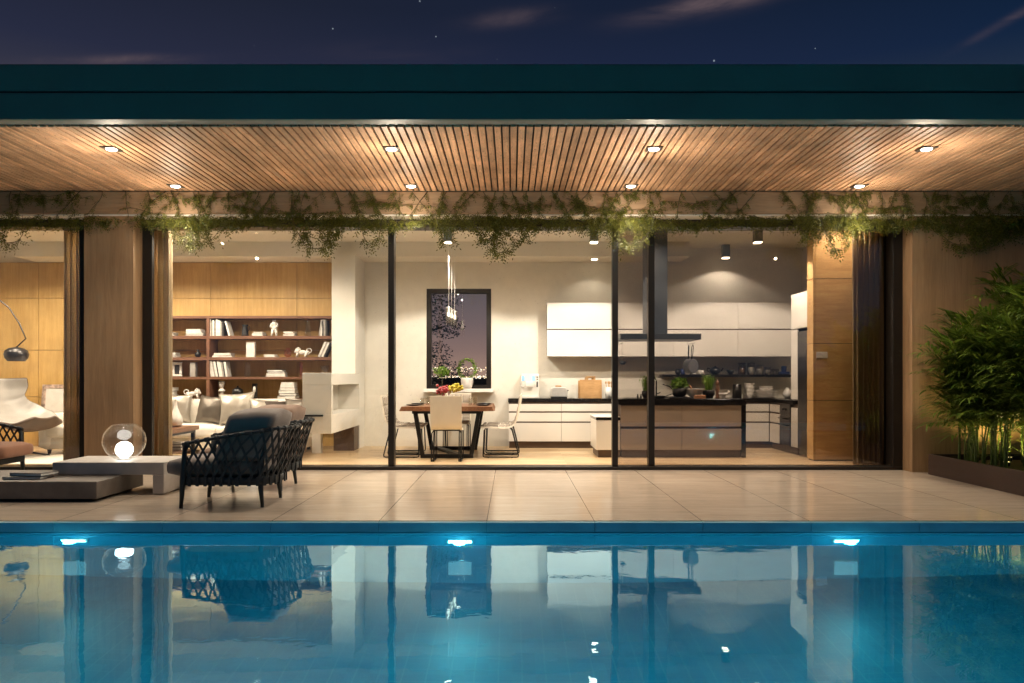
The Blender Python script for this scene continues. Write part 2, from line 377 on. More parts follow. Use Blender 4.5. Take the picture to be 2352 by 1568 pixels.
    def ball(s, c, rx, ry=None, rz=None, nu=14, nv=9, M=None):
        ry = rx if ry is None else ry; rz = rx if rz is None else rz
        vs = [Vector((0, 0, -rz))]
        for j in range(1, nv):
            a = -math.pi / 2 + math.pi * j / nv
            for i in range(nu):
                b = 2 * math.pi * i / nu
                vs.append(Vector((rx * math.cos(a) * math.cos(b), ry * math.cos(a) * math.sin(b), rz * math.sin(a))))
        vs.append(Vector((0, 0, rz)))
        fs = [(0, 1 + (i + 1) % nu, 1 + i) for i in range(nu)]
        for j in range(nv - 2): fs += [(1 + j * nu + i, 1 + j * nu + (i + 1) % nu, 1 + (j + 1) * nu + (i + 1) % nu, 1 + (j + 1) * nu + i) for i in range(nu)]
        fs += [(1 + (nv - 2) * nu + i, 1 + (nv - 2) * nu + (i + 1) % nu, len(vs) - 1) for i in range(nu)]
        c = Vector(c)
        return s.add([c + (M @ p if M is not None else p) for p in vs], fs, True)
    def prism(s, poly, axis, a, b, smooth=False):  # poly: 2-D outline; extruded along axis from a to b
        def P3(p, t): return {'x': (t, p[0], p[1]), 'y': (p[0], t, p[1]), 'z': (p[0], p[1], t)}[axis]
        n = len(poly)
        return s.add([P3(p, a) for p in poly] + [P3(p, b) for p in poly],
                     [tuple(reversed(range(n))), tuple(range(n, 2 * n))] + [(i, (i + 1) % n, n + (i + 1) % n, n + i) for i in range(n)], smooth)
    def build(s, name, m=None, parent=None, origin=None):
        off = Vector((0, 0, 0))
        p = parent
        while p is not None: off += p.location; p = p.parent
        if parent is None:
            if origin is None and s.v:
                xs, ys, zs = zip(*s.v); origin = ((min(xs) + max(xs)) / 2, (min(ys) + max(ys)) / 2, min(zs))
            off = Vector(origin)
        me = bpy.data.meshes.new(name)
        me.from_pydata([(a - off.x, b - off.y, c - off.z) for a, b, c in s.v], [], s.f)
        for q in (s.mats or [m]): me.materials.append(q)
        me.polygons.foreach_set('material_index', s.mi_); me.polygons.foreach_set('use_smooth', s.sm)
        if len(s.f) < 20000:
            bm = bmesh.new(); bm.from_mesh(me)
            if name not in ('leaves', 'crown', 'foliage', 'water'): bmesh.ops.recalc_face_normals(bm, faces=bm.faces[:])
            bm.to_mesh(me); bm.free()
        o = bpy.data.objects.new(name, me); S.collection.objects.link(o)
        if parent is not None: o.parent = parent
        else: o.location = off
        return o
def tag(o, label=None, cat=None, group=None, kind=None):
    for a, b in (('label', label), ('category', cat), ('group', group), ('kind', kind)):
        if b: o[a] = b
    return o
def thing(name, label, cat, loc=(0, 0, 0), group=None):
    o = bpy.data.objects.new(name, None); S.collection.objects.link(o); o.location = loc
    o.empty_display_size = .1
    return tag(o, label, cat, group)
def single(name, mb, m, label, cat, group=None):
    return tag(mb.build(name, m), label, cat, group)
def copy_tree(o, parent=None):
    c = o.copy(); S.collection.objects.link(c)
    if parent is not None: c.parent = parent
    for ch in list(o.children): copy_tree(ch, c)
    return c
def struct(name, mb, m, origin=(0, 0, 0)): return tag(mb.build(name, m, None, origin), kind='structure')
def lamp(typ, name, loc, energy, color, parent=None, size=None, blend=.3, radius=.04, aim=None, sx=None, sy=None):
    l = bpy.data.lights.new(name, typ); l.energy = energy; l.color = color
    if typ == 'SPOT': l.spot_size = RAD(size); l.spot_blend = blend; l.shadow_soft_size = radius
    elif typ == 'AREA': l.shape = 'RECTANGLE'; l.size = sx; l.size_y = sy
    else: l.shadow_soft_size = radius
    o = bpy.data.objects.new(name, l); S.collection.objects.link(o)
    off = Vector((0, 0, 0)); p = parent
    while p is not None: off += p.location; p = p.parent
    o.parent = parent; o.location = Vector(loc) - off
    if aim is not None: o.rotation_euler = Vector(aim).to_track_quat('-Z', 'Y').to_euler()
    return o
ORD = ['first', 'second', 'third', 'fourth', 'fifth', 'sixth', 'seventh', 'eighth', 'ninth', 'tenth', 'eleventh', 'twelfth', 'thirteenth', 'fourteenth']
FX = 1750.0
def X(px, Y): return (px - 1176) * Y / FX
def Z(py, Y): return 1.25 - (py - 867) * Y / FX
def P(px, py, Y): return Vector((X(px, Y), Y, Z(py, Y)))

# ------------------------------------------------------------------ ground, deck, pool
b = MB()
b.box(-120, -9.6, -60, 24, -.3, -.02); b.box(9.6, 120, -60, 24, -.3, -.02); b.box(-9.6, 9.6, -60, -.9, -.3, -.02)
struct('ground', b, GRASSM)
b = MB(); b.add([(-900, 24, -3.2), (900, 24, -3.2), (900, 900, -3.2), (-900, 900, -3.2)], [(0, 1, 2, 3)])
m_, k_ = newmat('lake_water')
LAKE = finish(m_, k_, k_.n('BsdfPrincipled', {'Base Color': (.006, .008, .012, 1), 'Roughness': .12, 'Specular IOR Level': .6}).outputs[0])
struct('lake', b, LAKE)
b = MB(); b.box(-9.2, 9.2, 6.66, 10.58, -.3, 0); b.box(-9.6, -9.0, -.9, 6.66, -.3, 0); b.box(9.0, 9.6, -.9, 6.66, -.3, 0)
b.box(-9.6, -9.2, 6.66, 10.58, -.3, 0); b.box(9.2, 9.6, 6.66, 10.58, -.3, 0)
b.box(-9.0, 9.0, -.9, -.3, -.3, 0)
struct('deck', b, STONE)
WL = -.106
b = MB()
PD = -1.62
b.box(-9.2, 9.2, 6.63, 6.66, PD, -.006)                 # far wall lining
b.box(-9.0, 9.0, -.30, -.27, PD, -.006)
b.box(-9.0, -8.97, -.27, 6.63, PD, -.006); b.box(8.97, 9.0, -.27, 6.63, PD, -.006)
b.box(-9, 9, -.3, 6.66, PD - .1, PD)
struct('pool_basin', b, MOSAIC)
b = MB(); b.add([(-8.97, -.27, WL), (8.97, -.27, WL), (8.97, 6.63, WL), (-8.97, 6.63, WL)], [(0, 1, 2, 3)])
struct('water', b, WATER)
# a thin metal trim along the waterline and under the nosing of the coping
COPE = mat('blue_coping_stone', (.30, .58, .68), .35, var=.12, vs=3)
b = MB()
for i in range(-10, 10):
    xa = max(-9.0, -.22 + .938 * i); xb = min(9.0, -.22 + .938 * (i + 1))
    if xb > xa: b.box(xa + .002, xb - .002, 6.604, 6.629, -.088, -.005, .003)
b.box(-9.0, 9.0, 6.62, 6.63, WL - .012, WL + .006)
struct('pool_edge', b, COPE)

def pool_lamp(x, y, face, label, vis=True):
    t = thing('pool_lamp', label, 'pool lamp', (x, y, -.47), 'underwater lamps in the pool walls')
    d = -face
    b = MB(); b.box(x - .12, x + .12, y, y + .012 * d, -.48, -.33, .004); b.build('lamp_frame', STEEL, t)
    b = MB(); b.box(x - .10, x + .10, y + .0125 * d, y + .02 * d, -.462, -.348, .003); b.build('lamp_lens', POOLG, t)
    lamp('AREA', 'pool_lamp_light', (x, y + .03 * d, -.40), 9 if face > 0 else 215, (.32, .93, 1.0), t, aim=(0, d, -.25), sx=.2, sy=.12)
    lamp('POINT', 'pool_halo_fill', (x, y + .09 * d, -.40), 7, (.34, .86, 1.0), t, radius=.05)  # extra point light, added to wash a halo onto the wall
names = {-3.80: 'underwater lamp in the pool wall below the low concrete tables', -.452: 'underwater lamp in the pool wall in front of the dining window',
         2.90: 'underwater lamp in the pool wall below the kitchen panes'}
for x in (-3.80, -.452, 2.90): pool_lamp(x, 6.63, 1, names[x])
for x, n in ((-5.6, 'wood pier'), (-1.9, 'first door post'), (1.9, 'double door posts'), (5.6, 'bamboo planter')):
    pool_lamp(x, -.27, -1, 'underwater lamp on the near pool wall facing the house, opposite the ' + n)

# ------------------------------------------------------------------ the villa
V = thing('villa', 'flat roofed modern villa with glazed front and wooden soffit beside the pool', 'house', (0, 10.3, 0))
def vp(name, b, m, label=None):
    o = b.build(name, m, V)
    if label: o['label'] = label
    return o
XL, XR = -10.6, 9.4
b = MB(); b.box(XL, XR, 10.581, 14.2, -.3, 0); vp('floor', b, PLANKS)
RF = MB()
RF.box(XL - .4, XR + .4, 7.345, 14.6, 3.76, 4.24)
roof = vp('roof', RF, FASCIA)
b = MB(); b.box(XL - .4, XR + .4, 7.30, 7.343, 3.724, 3.978, .004); b.build('fascia_board', FASCIA, roof)
b = MB(); b.box(XL - .4, XR + .4, 7.30, 7.343, 4.0, 4.254, .004); b.build('fascia_board', FASCIA, roof)
b = MB(); b.box(XL - .4, XR + .4, 7.315, 7.344, 3.979, 3.999); b.build('shadow_gap', GROOVE, roof)
b = MB(); b.box(XL - .4, XR + .4, 7.345, 7.455, 3.724, 3.758); b.build('edge_trim', LIP, roof)
b = MB()
x = -8.6
while x < 8.6:
    w = .0615; dzz = rnd.uniform(-.002, .002)
    b.box(x, x + w, 7.46, 10.02, 3.705 + dzz, 3.73, .004)
    x += .0795
vp('soffit', b, SLAT)
b = MB(); b.box(XL, XR, 7.46, 10.02, 3.75, 3.757); vp('soffit_backing', b, GROOVE)
b = MB(); b.box(XL, XR, 10.021, 10.30, 3.405, 3.70, .008); vp('beam', b, BEAM)
b = MB(); b.box(XL, XR, 10.06, 10.58, 3.385, 3.404); vp('lintel', b, PLASTER)
b = MB(); b.box(XL, XR, 10.301, 10.58, 3.405, 3.758); vp('lintel_block', b, PLASTER)
# wood piers and the right outer wall
b = MB(); b.box(-5.65, -5.0, 10.06, 10.58, 0, 3.384); vp('pier', b, CEDAR, 'brown wood clad pier between the two glazed openings')
b = MB(); b.box(5.285, XR, 10.06, 10.58, 0, 3.384); vp('wall', b, CEDAR, 'wood clad outer wall behind the bamboo')
# back walls with the window opening
b = MB()
WX0, WX1, WZ0, WZ1 = -1.557, -.381, 1.05, 2.87
b.box(-2.70, WX0, 13.9, 14.15, 0, 3.61); b.box(WX1, 5.6, 13.9, 14.15, 0, 3.61)
b.box(WX0, WX1, 13.9, 14.15, 0, WZ0); b.box(WX0, WX1, 13.9, 14.15, WZ1, 3.61)
vp('wall', b, PLASTER, 'pale plaster wall behind dining table and kitchen')
b = MB(); b.box(XL, -2.70, 13.97, 14.15, 0, 3.61)
vp('wall_core', b, PLASTER)
b = MB()
jx = [XL, -8.640, -7.068, -5.496, -3.924, -2.75]; jz = [0, .90, 1.75, 2.70, 3.354]
for i in range(5):
    for j in range(4):
        b.box(jx[i] + .003, jx[i + 1] - .003, 13.9, 13.965, jz[j] + .003, jz[j + 1] - .003, .002)
vp('panelling', b, OAK, 'honey oak wall panels of the living room')
b = MB(); b.box(XL, 5.6, 10.581, 14.15, 3.611, 3.757); vp('ceiling', b, CEILP)
b = MB(); b.box(-8.66, 3.08, 13.23, 13.899, 3.355, 3.610); vp('bulkhead', b, CEILP)
b = MB(); b.box(XL - .2, XL, 10.3, 14.15, 0, 3.75); vp('side_wall', b, PLASTER)
b = MB(); b.box(5.285, 5.6, 10.585, 13.899, 0, 3.61); vp('side_wall', b, PLASTER)
# plaster column by the fireplace
b = MB(); b.box(-3.09, -2.69, 13.06, 13.896, 1.325, 3.354); b.box(-3.09, -2.69, 13.43, 13.896, 0, 1.325); vp('column', b, FIREP)
# oak partition panel in the kitchen
b = MB()
for z0, z1 in ((.02, .904), (.912, 1.758), (1.766, 2.728), (2.736, 3.60)):
    b.box(4.545, 5.28, 11.42, 11.445, z0, z1, .002)
    b.box(4.515, 4.541, 11.42, 11.66, z0, z1, .002)
pt = vp('partition', b, OAKH, 'tall oak clad partition beside the kitchen')
b = MB(); b.box(4.542, 5.28, 11.446, 11.66, .0, 3.61); b.build('core', GROOVE, pt)
# glazing: frames and panes
def frame_run(name, x0, x1, mull, jl, jr):
    b = MB()
    b.box(x0, x1, 10.28, 10.56, 3.286, 3.384, .003)
    b.box(x0, x1, 10.30, 10.56, 0.0, .042, .003)
    b.box(x0, x0 + jl, 10.30, 10.37, .043, 3.285, .003); b.box(x1 - jr, x1, 10.30, 10.37, .043, 3.285, .003)
    fr = vp('window_frame', b, FRAME, name)
    for mx0, mx1, y0, y1 in mull:
        q = MB(); q.box(mx0, mx1, y0, y1, .043, 3.285, .003); q.build('mullion', FRAME, fr)
    return fr
fr = frame_run('wide dark metal frame of the main sliding doors', -4.998, 5.283, [(-1.685, -1.605, 10.36, 10.53), (1.362, 1.44, 10.34, 10.44), (1.868, 1.952, 10.42, 10.54)], .13, .13)
for x0, x1, y, m in ((-4.867, -1.686, 10.48, GLASS), (1.442, 1.867, 10.49, TINT), (1.953, 5.152, 10.49, TINT)):
    q = MB(); q.box(x0, x1, y, y + .012, .044, 3.284); q.build('pane', m, fr)
fr = frame_run('dark metal frame of the left sliding door', XL, -5.652, [(-8.4, -8.32, 10.36, 10.53)], .05, .20)
for x0, x1 in ((XL + .05, -8.401), (-8.319, -5.853)):
    q = MB(); q.box(x0, x1, 10.48, 10.492, .044, 3.284); q.build('pane', GLASS, fr)
b = MB(); b.box(5.268, 5.284, 10.375, 11.41, .001, 3.60); vp('dark_lining', b, FRAME)  # strip added over the lit side wall to keep it dark
# dining room window in the back wall
b = MB(); t_ = .085
b.box(WX0, WX1, 13.885, 14.0, WZ1 - t_, WZ1, .003); b.box(WX0, WX1, 13.885, 14.0, WZ0, WZ0 + t_ * .8, .003)
b.box(WX0, WX0 + t_, 13.885, 14.0, WZ0 + t_ * .8, WZ1 - t_, .003); b.box(WX1 - t_, WX1, 13.885, 14.0, WZ0 + t_ * .8, WZ1 - t_, .003)
wf = vp('window', b, FRAME, 'dark framed window looking out on the night city')
q = MB(); q.box(WX0 + t_, WX1 - t_, 13.94, 13.952, WZ0 + t_ * .8, WZ1 - t_); q.build('pane', GLASS, wf)
q = MB(); q.box(WX0 - .04, WX1 + .05, 13.70, 13.899, .985, 1.047, .006); q.build('sill', CERAMM, wf)

# ------------------------------------------------------------------ curtains
def curtain(x0, x1, Y, m, label, n, amp=.045, seed=1):
    r = random.Random(seed); b = MB(); N = n * 12; vs = []
    zs = [.02, .9, 1.8, 2.7, 3.5]
    ph = [r.uniform(-.3, .3) for _ in range(N + 1)]
    for zi, z in enumerate(zs):
        for i in range(N + 1):
            t = i / N
            a = 2 * math.pi * n * t + .5 * math.sin(7 * t)
            vs.append((x0 + (x1 - x0) * t + .015 * math.sin(a * 2 + zi * .2), Y + amp * math.sin(a) * (1 + .12 * math.sin(zi + i)), z))
    W_ = N + 1
    b.add(vs, [(j * W_ + i, j * W_ + i + 1, (j + 1) * W_ + i + 1, (j + 1) * W_ + i) for j in range(len(zs) - 1) for i in range(N)], True)
    o = single('curtain', b, m, label, 'curtain')
    sd = o.modifiers.new('thick', 'SOLIDIFY'); sd.thickness = .004
    return o
curtain(-5.12, -4.83, 10.80, CURT, 'beige linen curtain gathered beside the wood pier in the main opening', 4, seed=3)
curtain(-6.36, -6.05, 10.80, CURT, 'beige linen curtain behind the left room glass door', 4, seed=5)
curtain(4.84, 5.26, 10.80, CURTD, 'dark brown drape hanging beside the oak partition', 6, .05, seed=8)

# ------------------------------------------------------------------ lamps of the house
WARM = (1.0, .85, .66); WARM2 = (1.0, .91, .78)
def recessed(x, y, z, E, size, label, group, cat='downlight', blend=.4, square=False, fill_energy=0):
    t = thing('recessed_downlight', label, cat, (x, y, z), group)
    b = MB()
    if square:
        for a in ((-.085, -.06, -.085, .085), (.06, .085, -.085, .085), (-.06, .06, -.085, -.06), (-.06, .06, .06, .085)):
            b.box(x + a[0], x + a[1], y + a[2], y + a[3], z - .010, z + .002, .001)
    else: b.lathe([(.075, .002), (.075, -.006), (.07, -.009), (.052, -.009), (.05, .002)], (x, y, z), 28)
    tr_ = b.build('trim_ring', STEEL if not square else DSTEEL, t)
    q = MB(); q.lathe([(.056, -.006), (.056, -.013), (.045, -.018)], (x, y, z), 24); q.build('lamp_glass', LAMPW, tr_)
    lamp('SPOT', 'downlight_beam', (x, y, z - .03), E, WARM, t, size, blend, .05)
    if square: lamp('POINT', 'soffit_fill_light', (x, y - (.1 if fill_energy < 20 else 0), z - .45), fill_energy, WARM, t, radius=.015)  # added point light floating under the fixture to brighten the slats
    return t
SOF = 3.703; ES = 170
SPOTL = (('near the fascia, above the globe lamp and concrete tables', 'near the fascia, roughly above the door post beside the dining table', 'near the fascia, above the double door posts of the kitchen', 'near the fascia, above the planter end of the terrace'),
         ('close to the beam, just beside the wood pier', 'close to the beam, above the dining window side of the doors', 'close to the beam, above the tinted narrow pane', 'close to the beam, above the oak partition'))
for row, (Y, xs) in enumerate(((8.16, (-4.29, -1.29, 1.52, 4.44)), (9.74, (-4.30, -1.29, 1.52, 4.44)))):
    for i, x in enumerate(xs):
        recessed(x, Y, SOF, ES, (140, 52)[row], 'square soffit spotlight, %s' % SPOTL[row][i], 'spotlights in the wooden soffit', square=True, blend=(.6, .8)[row], fill_energy=(26, 15)[row])
CEI = 3.611
EI = 350
for i, x in enumerate((-9.2, -7.6, -6.0, -4.4, -2.8, -1.2, .4, 2.2, 3.4, 4.9)):  # row added out of view above the door head as general fill
    recessed(x, 11.02, CEI, EI * .42 if x < 1.5 else EI * .36, 165, 'added fill light just inside the glass doors, %s' % ('over the arc lamp base', 'over the lounge chair', 'behind the wood pier', 'over the coffee table', 'before the fireplace block', 'before the dining table', 'between dining table and island', 'over the island posts', 'over the right part of the island', 'over the dark drape')[i], 'recessed ceiling lights', 'ceiling light', .5)
def cylinder(x, y, E, label, size=136):
    t = thing('cylinder_downlight', label, 'ceiling light', (x, y, CEI - .24), 'surface mounted cylinder lights')
    b = MB(); b.box(x - .062, x + .062, y - .062, y + .062, CEI - .225, CEI - .001, .004); b.build('lamp_body', LIP, t)
    q = MB(); q.box(x - .055, x + .055, y - .055, y + .055, CEI - .243, CEI - .226, .003); q.build('lamp_glass', LAMPW, t)
    lamp('SPOT', 'cylinder_beam', (x, y, CEI - .26), E, WARM2, t, size, .18, .05)
cylinder(-1.012, 12.0, EI * .8, 'grey square ceiling spotlight above the dining table pendants')
cylinder(1.29, 12.0, EI * .85, 'grey square ceiling spotlight right of the dining area, above the cream cabinets')
cylinder(3.87, 12.0, EI * 1.1, 'dark square ceiling spotlight nearest the oak partition')
cylinder(3.80, 13.55, EI * .09, 'small square ceiling spotlight close to the kitchen back wall')
recessed(1.46, 13.5, 3.355, 12, 120, 'small recessed spotlight under the dropped ceiling strip by the kitchen', 'recessed ceiling lights', 'ceiling light')
for i, x in enumerate((-7.9, -6.3, -4.6)):
    t = recessed(x, 11.85, CEI, EI * .95, 150, 'living room ceiling light aimed at the oak wall, %s' % ('over the lounge chair', 'behind the wood pier', 'over the sofa cushions')[i], 'living room ceiling lights', 'ceiling light', .25)

# ------------------------------------------------------------------ terrace furniture
def soft_box(x0, x1, y0, y1, z0, z1, b, fn=None, sub=2, crown=0.0):
    """rounded cushion block as vertex/face lists, optionally bulged and bent by fn"""
    bm = bmesh.new(); bmesh.ops.create_cube(bm, size=2)
    bmesh.ops.subdivide_edges(bm, edges=bm.edges[:], cuts=7, use_grid_fill=True)
    hx, hy, hz = (x1 - x0) / 2, (y1 - y0) / 2, (z1 - z0) / 2
    cx, cy, cz = (x0 + x1) / 2, (y0 + y1) / 2, (z0 + z1) / 2
    for q in bm.verts:
        p = Vector((q.co.x * hx, q.co.y * hy, q.co.z * hz))
        c = Vector((max(-hx + b, min(hx - b, p.x)), max(-hy + b, min(hy - b, p.y)), max(-hz + b, min(hz - b, p.z))))
        d = p - c
        if d.length > 1e-6: p = c + d.normalized() * b
        if crown:
            p.z += crown * (1 - (p.x / hx) ** 2) * (1 - (p.y / hy) ** 2) * (1 if p.z > 0 else -.3)
        p += Vector((cx, cy, cz))
        q.co = fn(p) if fn else p
    bm.verts.index_update()
    r = ([q.co[:] for q in bm.verts], [[q.index for q in f.verts] for f in bm.faces]); bm.free(); return r

# low concrete tables
t = thing('concrete_table', 'pale concrete low table with a block leg, carrying the glass globe lamp', 'table', (-4.3, 8.46, 0))
b = MB(); b.box(-4.90, -3.71, 8.12, 8.80, .214, .347, .006); b.build('table_top', CONC, t)
b = MB(); b.box(-3.83, -3.71, 8.12, 8.80, .012, .2135, .005); b.build('leg', CONC, t)
t = thing('concrete_bench', 'dark concrete low table lying under the pale one, with magazines on it', 'table', (-5.5, 8.1, 0))
b = MB(); b.box(-6.6, -4.17, 7.65, 8.62, .03, .206, .006); b.build('table_top', CONCD, t)
b = MB(); b.box(-6.5, -4.26, 7.74, 8.54, 0, .03); b.build('plinth', GROOVE, t)
def flat_book(x, y, z, w, d, h, rot, cover, label, name='book', group=None, cat='book'):
    b = MB(); b.M = Matrix.Translation((x, y, z)) @ Matrix.Rotation(rot, 4, 'Z')
    e = h * .16
    b.use(cover).box(-w / 2, w / 2, -d / 2, d / 2, 0, e, .001); b.box(-w / 2, w / 2, -d / 2, d / 2, h - e, h, .001); b.box(-w / 2, -w / 2 + e, -d / 2, d / 2, e, h - e)
    b.use(PAPER).box(-w / 2 + e, w / 2 - .006, -d / 2 + .005, d / 2 - .005, e, h - e)
    return single(name, b, None, label, cat, group)
flat_book(-5.02, 7.92, .2075, .38, .27, .028, .05, PAPERD, 'black glossy magazine at the bottom of the pair on the dark concrete table', 'magazine', 'magazines on the concrete table', 'magazine')
flat_book(-4.98, 7.95, .236, .36, .25, .034, -.14, PAPERD, 'black magazine with an orange edge on top of the other magazine', 'magazine', 'magazines on the concrete table', 'magazine')
# globe lamp
gx, gy, gz = -4.285, 8.42, .348
t = thing('globe_lamp', 'clear glass globe lamp with a glowing white ball on the pale concrete table', 'lamp', (gx, gy, gz))
Rg = .222
prof = []
for i in range(25):
    a = math.pi * (.06 + (.82 - .06) * i / 24)
    prof.append((Rg * math.sin(a), .205 - .215 * math.cos(a)))
b = MB(); inner = [(r * .982, z + (.003 if i < 3 else 0)) for i, (r, z) in enumerate(prof)]
b.shell(prof + inner[::-1], (gx, gy, gz), 40); b.build('glass_globe', GLOBE, t)
b = MB(); b.lathe([(.072, 0), (.072, .006), (.05, .008), (.05, .016), (.0, .016)], (gx, gy, gz), 28); b.build('foot_ring', STEEL, t)
b = MB(); b.ball((gx, gy, gz + .107), .091, nu=24, nv=16); b.build('glowing_ball', LAMPB, t)

# woven armchairs: local frame, the chair faces -x
def armchair(cush):
    t = thing('woven_armchair', '-', 'armchair', (0, 0, 0), 'woven armchairs on the deck')
    def plan(s, lean):       # s in 0..1 round the U from near front arm, over the back, to the far front arm
        a0, R_, w = -.36, .30 + .06 * lean, .335 + .03 * lean
        xe = .17
        Ls = xe - a0; La = math.pi / 2 * (R_ + w) / 1; L = 2 * Ls + La; q = s * L
        if q < Ls: return Vector((a0 + q, -w, 0))
        if q > Ls + La: return Vector((xe - (q - Ls - La), w, 0))
        th = (q - Ls) / La * math.pi
        e = .72
        c, si = math.cos(th), math.sin(th)
        return Vector((xe + (R_ + .02) * abs(si) ** e, -w * (abs(c) ** e) * (1 if c > 0 else -1), 0))
    def top_z(s): h = min(1, max(0, 1 - abs(2 * s - 1))); return .61 + .15 * (min(1, h * 1.45)) ** .9
    def surf(s, h):          # h 0 at seat band, 1 at the rail
        p0 = plan(s, 0.0); p1 = plan(s, 1.0)
        k = 1 - abs(2 * s - 1)
        p1.x += .08 * min(1, k * 1.6); 
        p = p0.lerp(p1, h); p.z = .285 + (top_z(s) - .285) * h
        return p
    def nrm(s, h):
        e = .004
        a = surf(min(1, s + e), h) - surf(max(0, s - e), h); c = surf(s, min(1, h + e)) - surf(s, max(0, h - e))
        return a.cross(c).normalized()
    N = 60
    b = MB(); b.tube([surf(i / N, 1.0) for i in range(N + 1)], .0165, 10); b.build('back_rail', CHAIRM, t)
    b = MB()
    K = 26; sp = 2.3 / K
    for kdx in range(-3, K + 1):
        for sg in (1, -1):
            pts, nn = [], []
            for j in range(9):
                h = j / 8
                s = (kdx + .5) / K + (sp * h if sg > 0 else sp * (1 - h))
                if 0.0 <= s <= 1.0:
                    n_ = nrm(s, h); pts.append(surf(s, h) + n_ * (.0035 * sg)); nn.append(n_)
            if len(pts) > 2: b.ribbon(pts, nn, .020, .008)
    for kdx in range(K):      # wraps round the rail
        s = (kdx + .5) / K
        a = surf(max(0, s - .008), 1.0); c = surf(min(1, s + .008), 1.0)
        b.tube([a, c], .024, 8)
    b.build('rope_weave', ROPE, t)
    b = MB()                  # woven seat band and pan
    vs = []
    for i in range(N + 1):
        p = plan(i / N, 0.0)
        for z, o in ((.215, .96), (.222, 1.0), (.285, 1.01), (.292, .97)): vs.append((p.x * o + (.0 if o >= 1 else -.005), p.y * o, z))
    b.add(vs, [(i * 4 + j, i * 4 + 4 + j, i * 4 + 5 + j, i * 4 + 1 + j) for i in range(N) for j in range(3)], True)
    for i in range(0, 54):
        s = (i + .5) / 54; p = plan(s, 0.0); tt = (plan(min(1, s + .005), 0) - plan(max(0, s - .005), 0)).normalized(); nn = Vector((tt.y, -tt.x, 0))
        if i % 2: b.ribbon([p + nn * .008 + Vector((0, 0, z)) for z in (.208, .25, .294)], [nn] * 3, .03, .012)
    pl = [plan(i / 40, 0.0) for i in range(41)]
    b.prism([(p.x * .97, p.y * .97) for p in pl], 'z', .222, .25)
    b.box(-.40, -.355, -.33, .33, .214, .292, .01)
    b.build('seat_band', ROPE, t)
    for sy in (-1, 1):
        for fx, tx, tz, yy in ((-.385, -.33, .62, .335), (.36, .36, .755, .26)):
            b = MB(); top = Vector((tx, sy * (yy + .035), tz)); foot = Vector((fx + (.02 if fx > 0 else 0), sy * (yy + (.0 if fx < 0 else .03)), .012))
            if fx > 0: mid = Vector((.35, sy * (yy + .01), .28)); top = Vector((.41, sy * (yy + .05), .735))
            else: mid = foot.lerp(top, .42)
            b.tube([foot, foot.lerp(mid, .5), mid, mid.lerp(top, .5), top], [.017, .023, .029, .026, .021], 10)
            b.lathe([(.012, -.012), (.017, -.012), (.017, -.006), (.012, .004), (.011, .006)], foot, 12)
            b.build('leg', CHAIRM, t)
    b = MB(); v_, f_ = soft_box(-.565, .36, -.305, .305, .295, .46, .07, crown=.02); b.add(v_, f_, True); b.build('seat_cushion', cush, t)
    b = MB()
    def bend(p):
        h = (p.z - .46) / .5
        q = Vector((p.x + .17 * h, p.y * (1.02 - .04 * h), p.z))
        cr = mnoise.noise(Vector((p.x * 5, p.y * 4, p.z * 5))) * .022 + mnoise.noise(Vector((p.x * 14, p.y * 9, p.z * 14))) * .006
        q.z += cr * (1 if p.z > .5 else .3) - .03 * (p.y / .33) ** 2 * max(0, h)
        q.x += cr * .7
        return q
    v_, f_ = soft_box(-.10, .37, -.335, .335, .44, .935, .05, bend); b.add(v_, f_, True); b.build('back_cushion', cush, t)
    return t
ac = armchair(CUSH)
ac.location = (-2.79, 7.645, 0); ac['label'] = 'nearest dark woven armchair with a taupe back cushion, close to the pool edge'
a2 = armchair(CUSHR); a2.location = (-2.93, 8.70, 0); a2['label'] = 'second dark woven armchair with warm-lit taupe cushions, behind the near one towards the glass doors'
a3 = armchair(CUSHB); a3.location = (-6.45, 9.12, 0); a3.rotation_euler.z = math.pi; a3['label'] = 'woven armchair with a brown seat cushion at the left edge, facing right'

# ------------------------------------------------------------------ dining set
t = thing('dining_table', 'rustic brown wood dining table on black steel trestles by the window', 'table', (-1.0, 12.5, 0))
b = MB()
N = 24; outl = []
yy0, yy1 = 11.70, 13.32
for i in range(N + 1): outl.append((-1.735 + .018 * math.sin(i * 1.9) + .03 * (i / N) , yy0 + (yy1 - yy0) * i / N))
for i in range(N + 1): outl.append((-.275 + .018 * math.sin(i * 2.3 + 1) - .03 * (1 - i / N), yy1 - (yy1 - yy0) * i / N))
n = len(outl)
vs = [(x, y, .735) for x, y in outl] + [((x + 1.0) * .955 - 1.0, y, .803) for x, y in outl]
b.add(vs, [tuple(reversed(range(n))), tuple(range(n, 2 * n))] + [(i, (i + 1) % n, n + (i + 1) % n, n + i) for i in range(n)], False)
b.build('table_top', TABLEWOOD, t)
for y in (11.84, 13.16):
    b = MB(); w = .032
    def bar(x0, z0, x1, z1):
        d = Vector((x1 - x0, 0, z1 - z0)).normalized(); s_ = Vector((-d.z, 0, d.x)) * w
        pts = [Vector((x0, 0, z0)) + s_, Vector((x0, 0, z0)) - s_, Vector((x1, 0, z1)) - s_, Vector((x1, 0, z1)) + s_]
        b.prism([(p.x, p.z) for p in pts], 'y', y - .035, y + .035)
    bar(-1.50, .70, -1.385, .03); bar(-.52, .70, -.635, .03)
    b.box(-1.42, -.60, y - .036, y + .036, .004, .064, .002); b.box(-1.55, -.47, y - .036, y + .036, .69, .734, .002)
    b.build('leg_frame', BLACKM, t)
b = MB(); b.M = Matrix.Translation((-1.01, 12.5, 0)) @ Matrix.Rotation(.36, 4, 'Z'); b.box(-.05, .05, -.70, .70, .008, .055, .002); b.build('cross_bar', BLACKM, t)

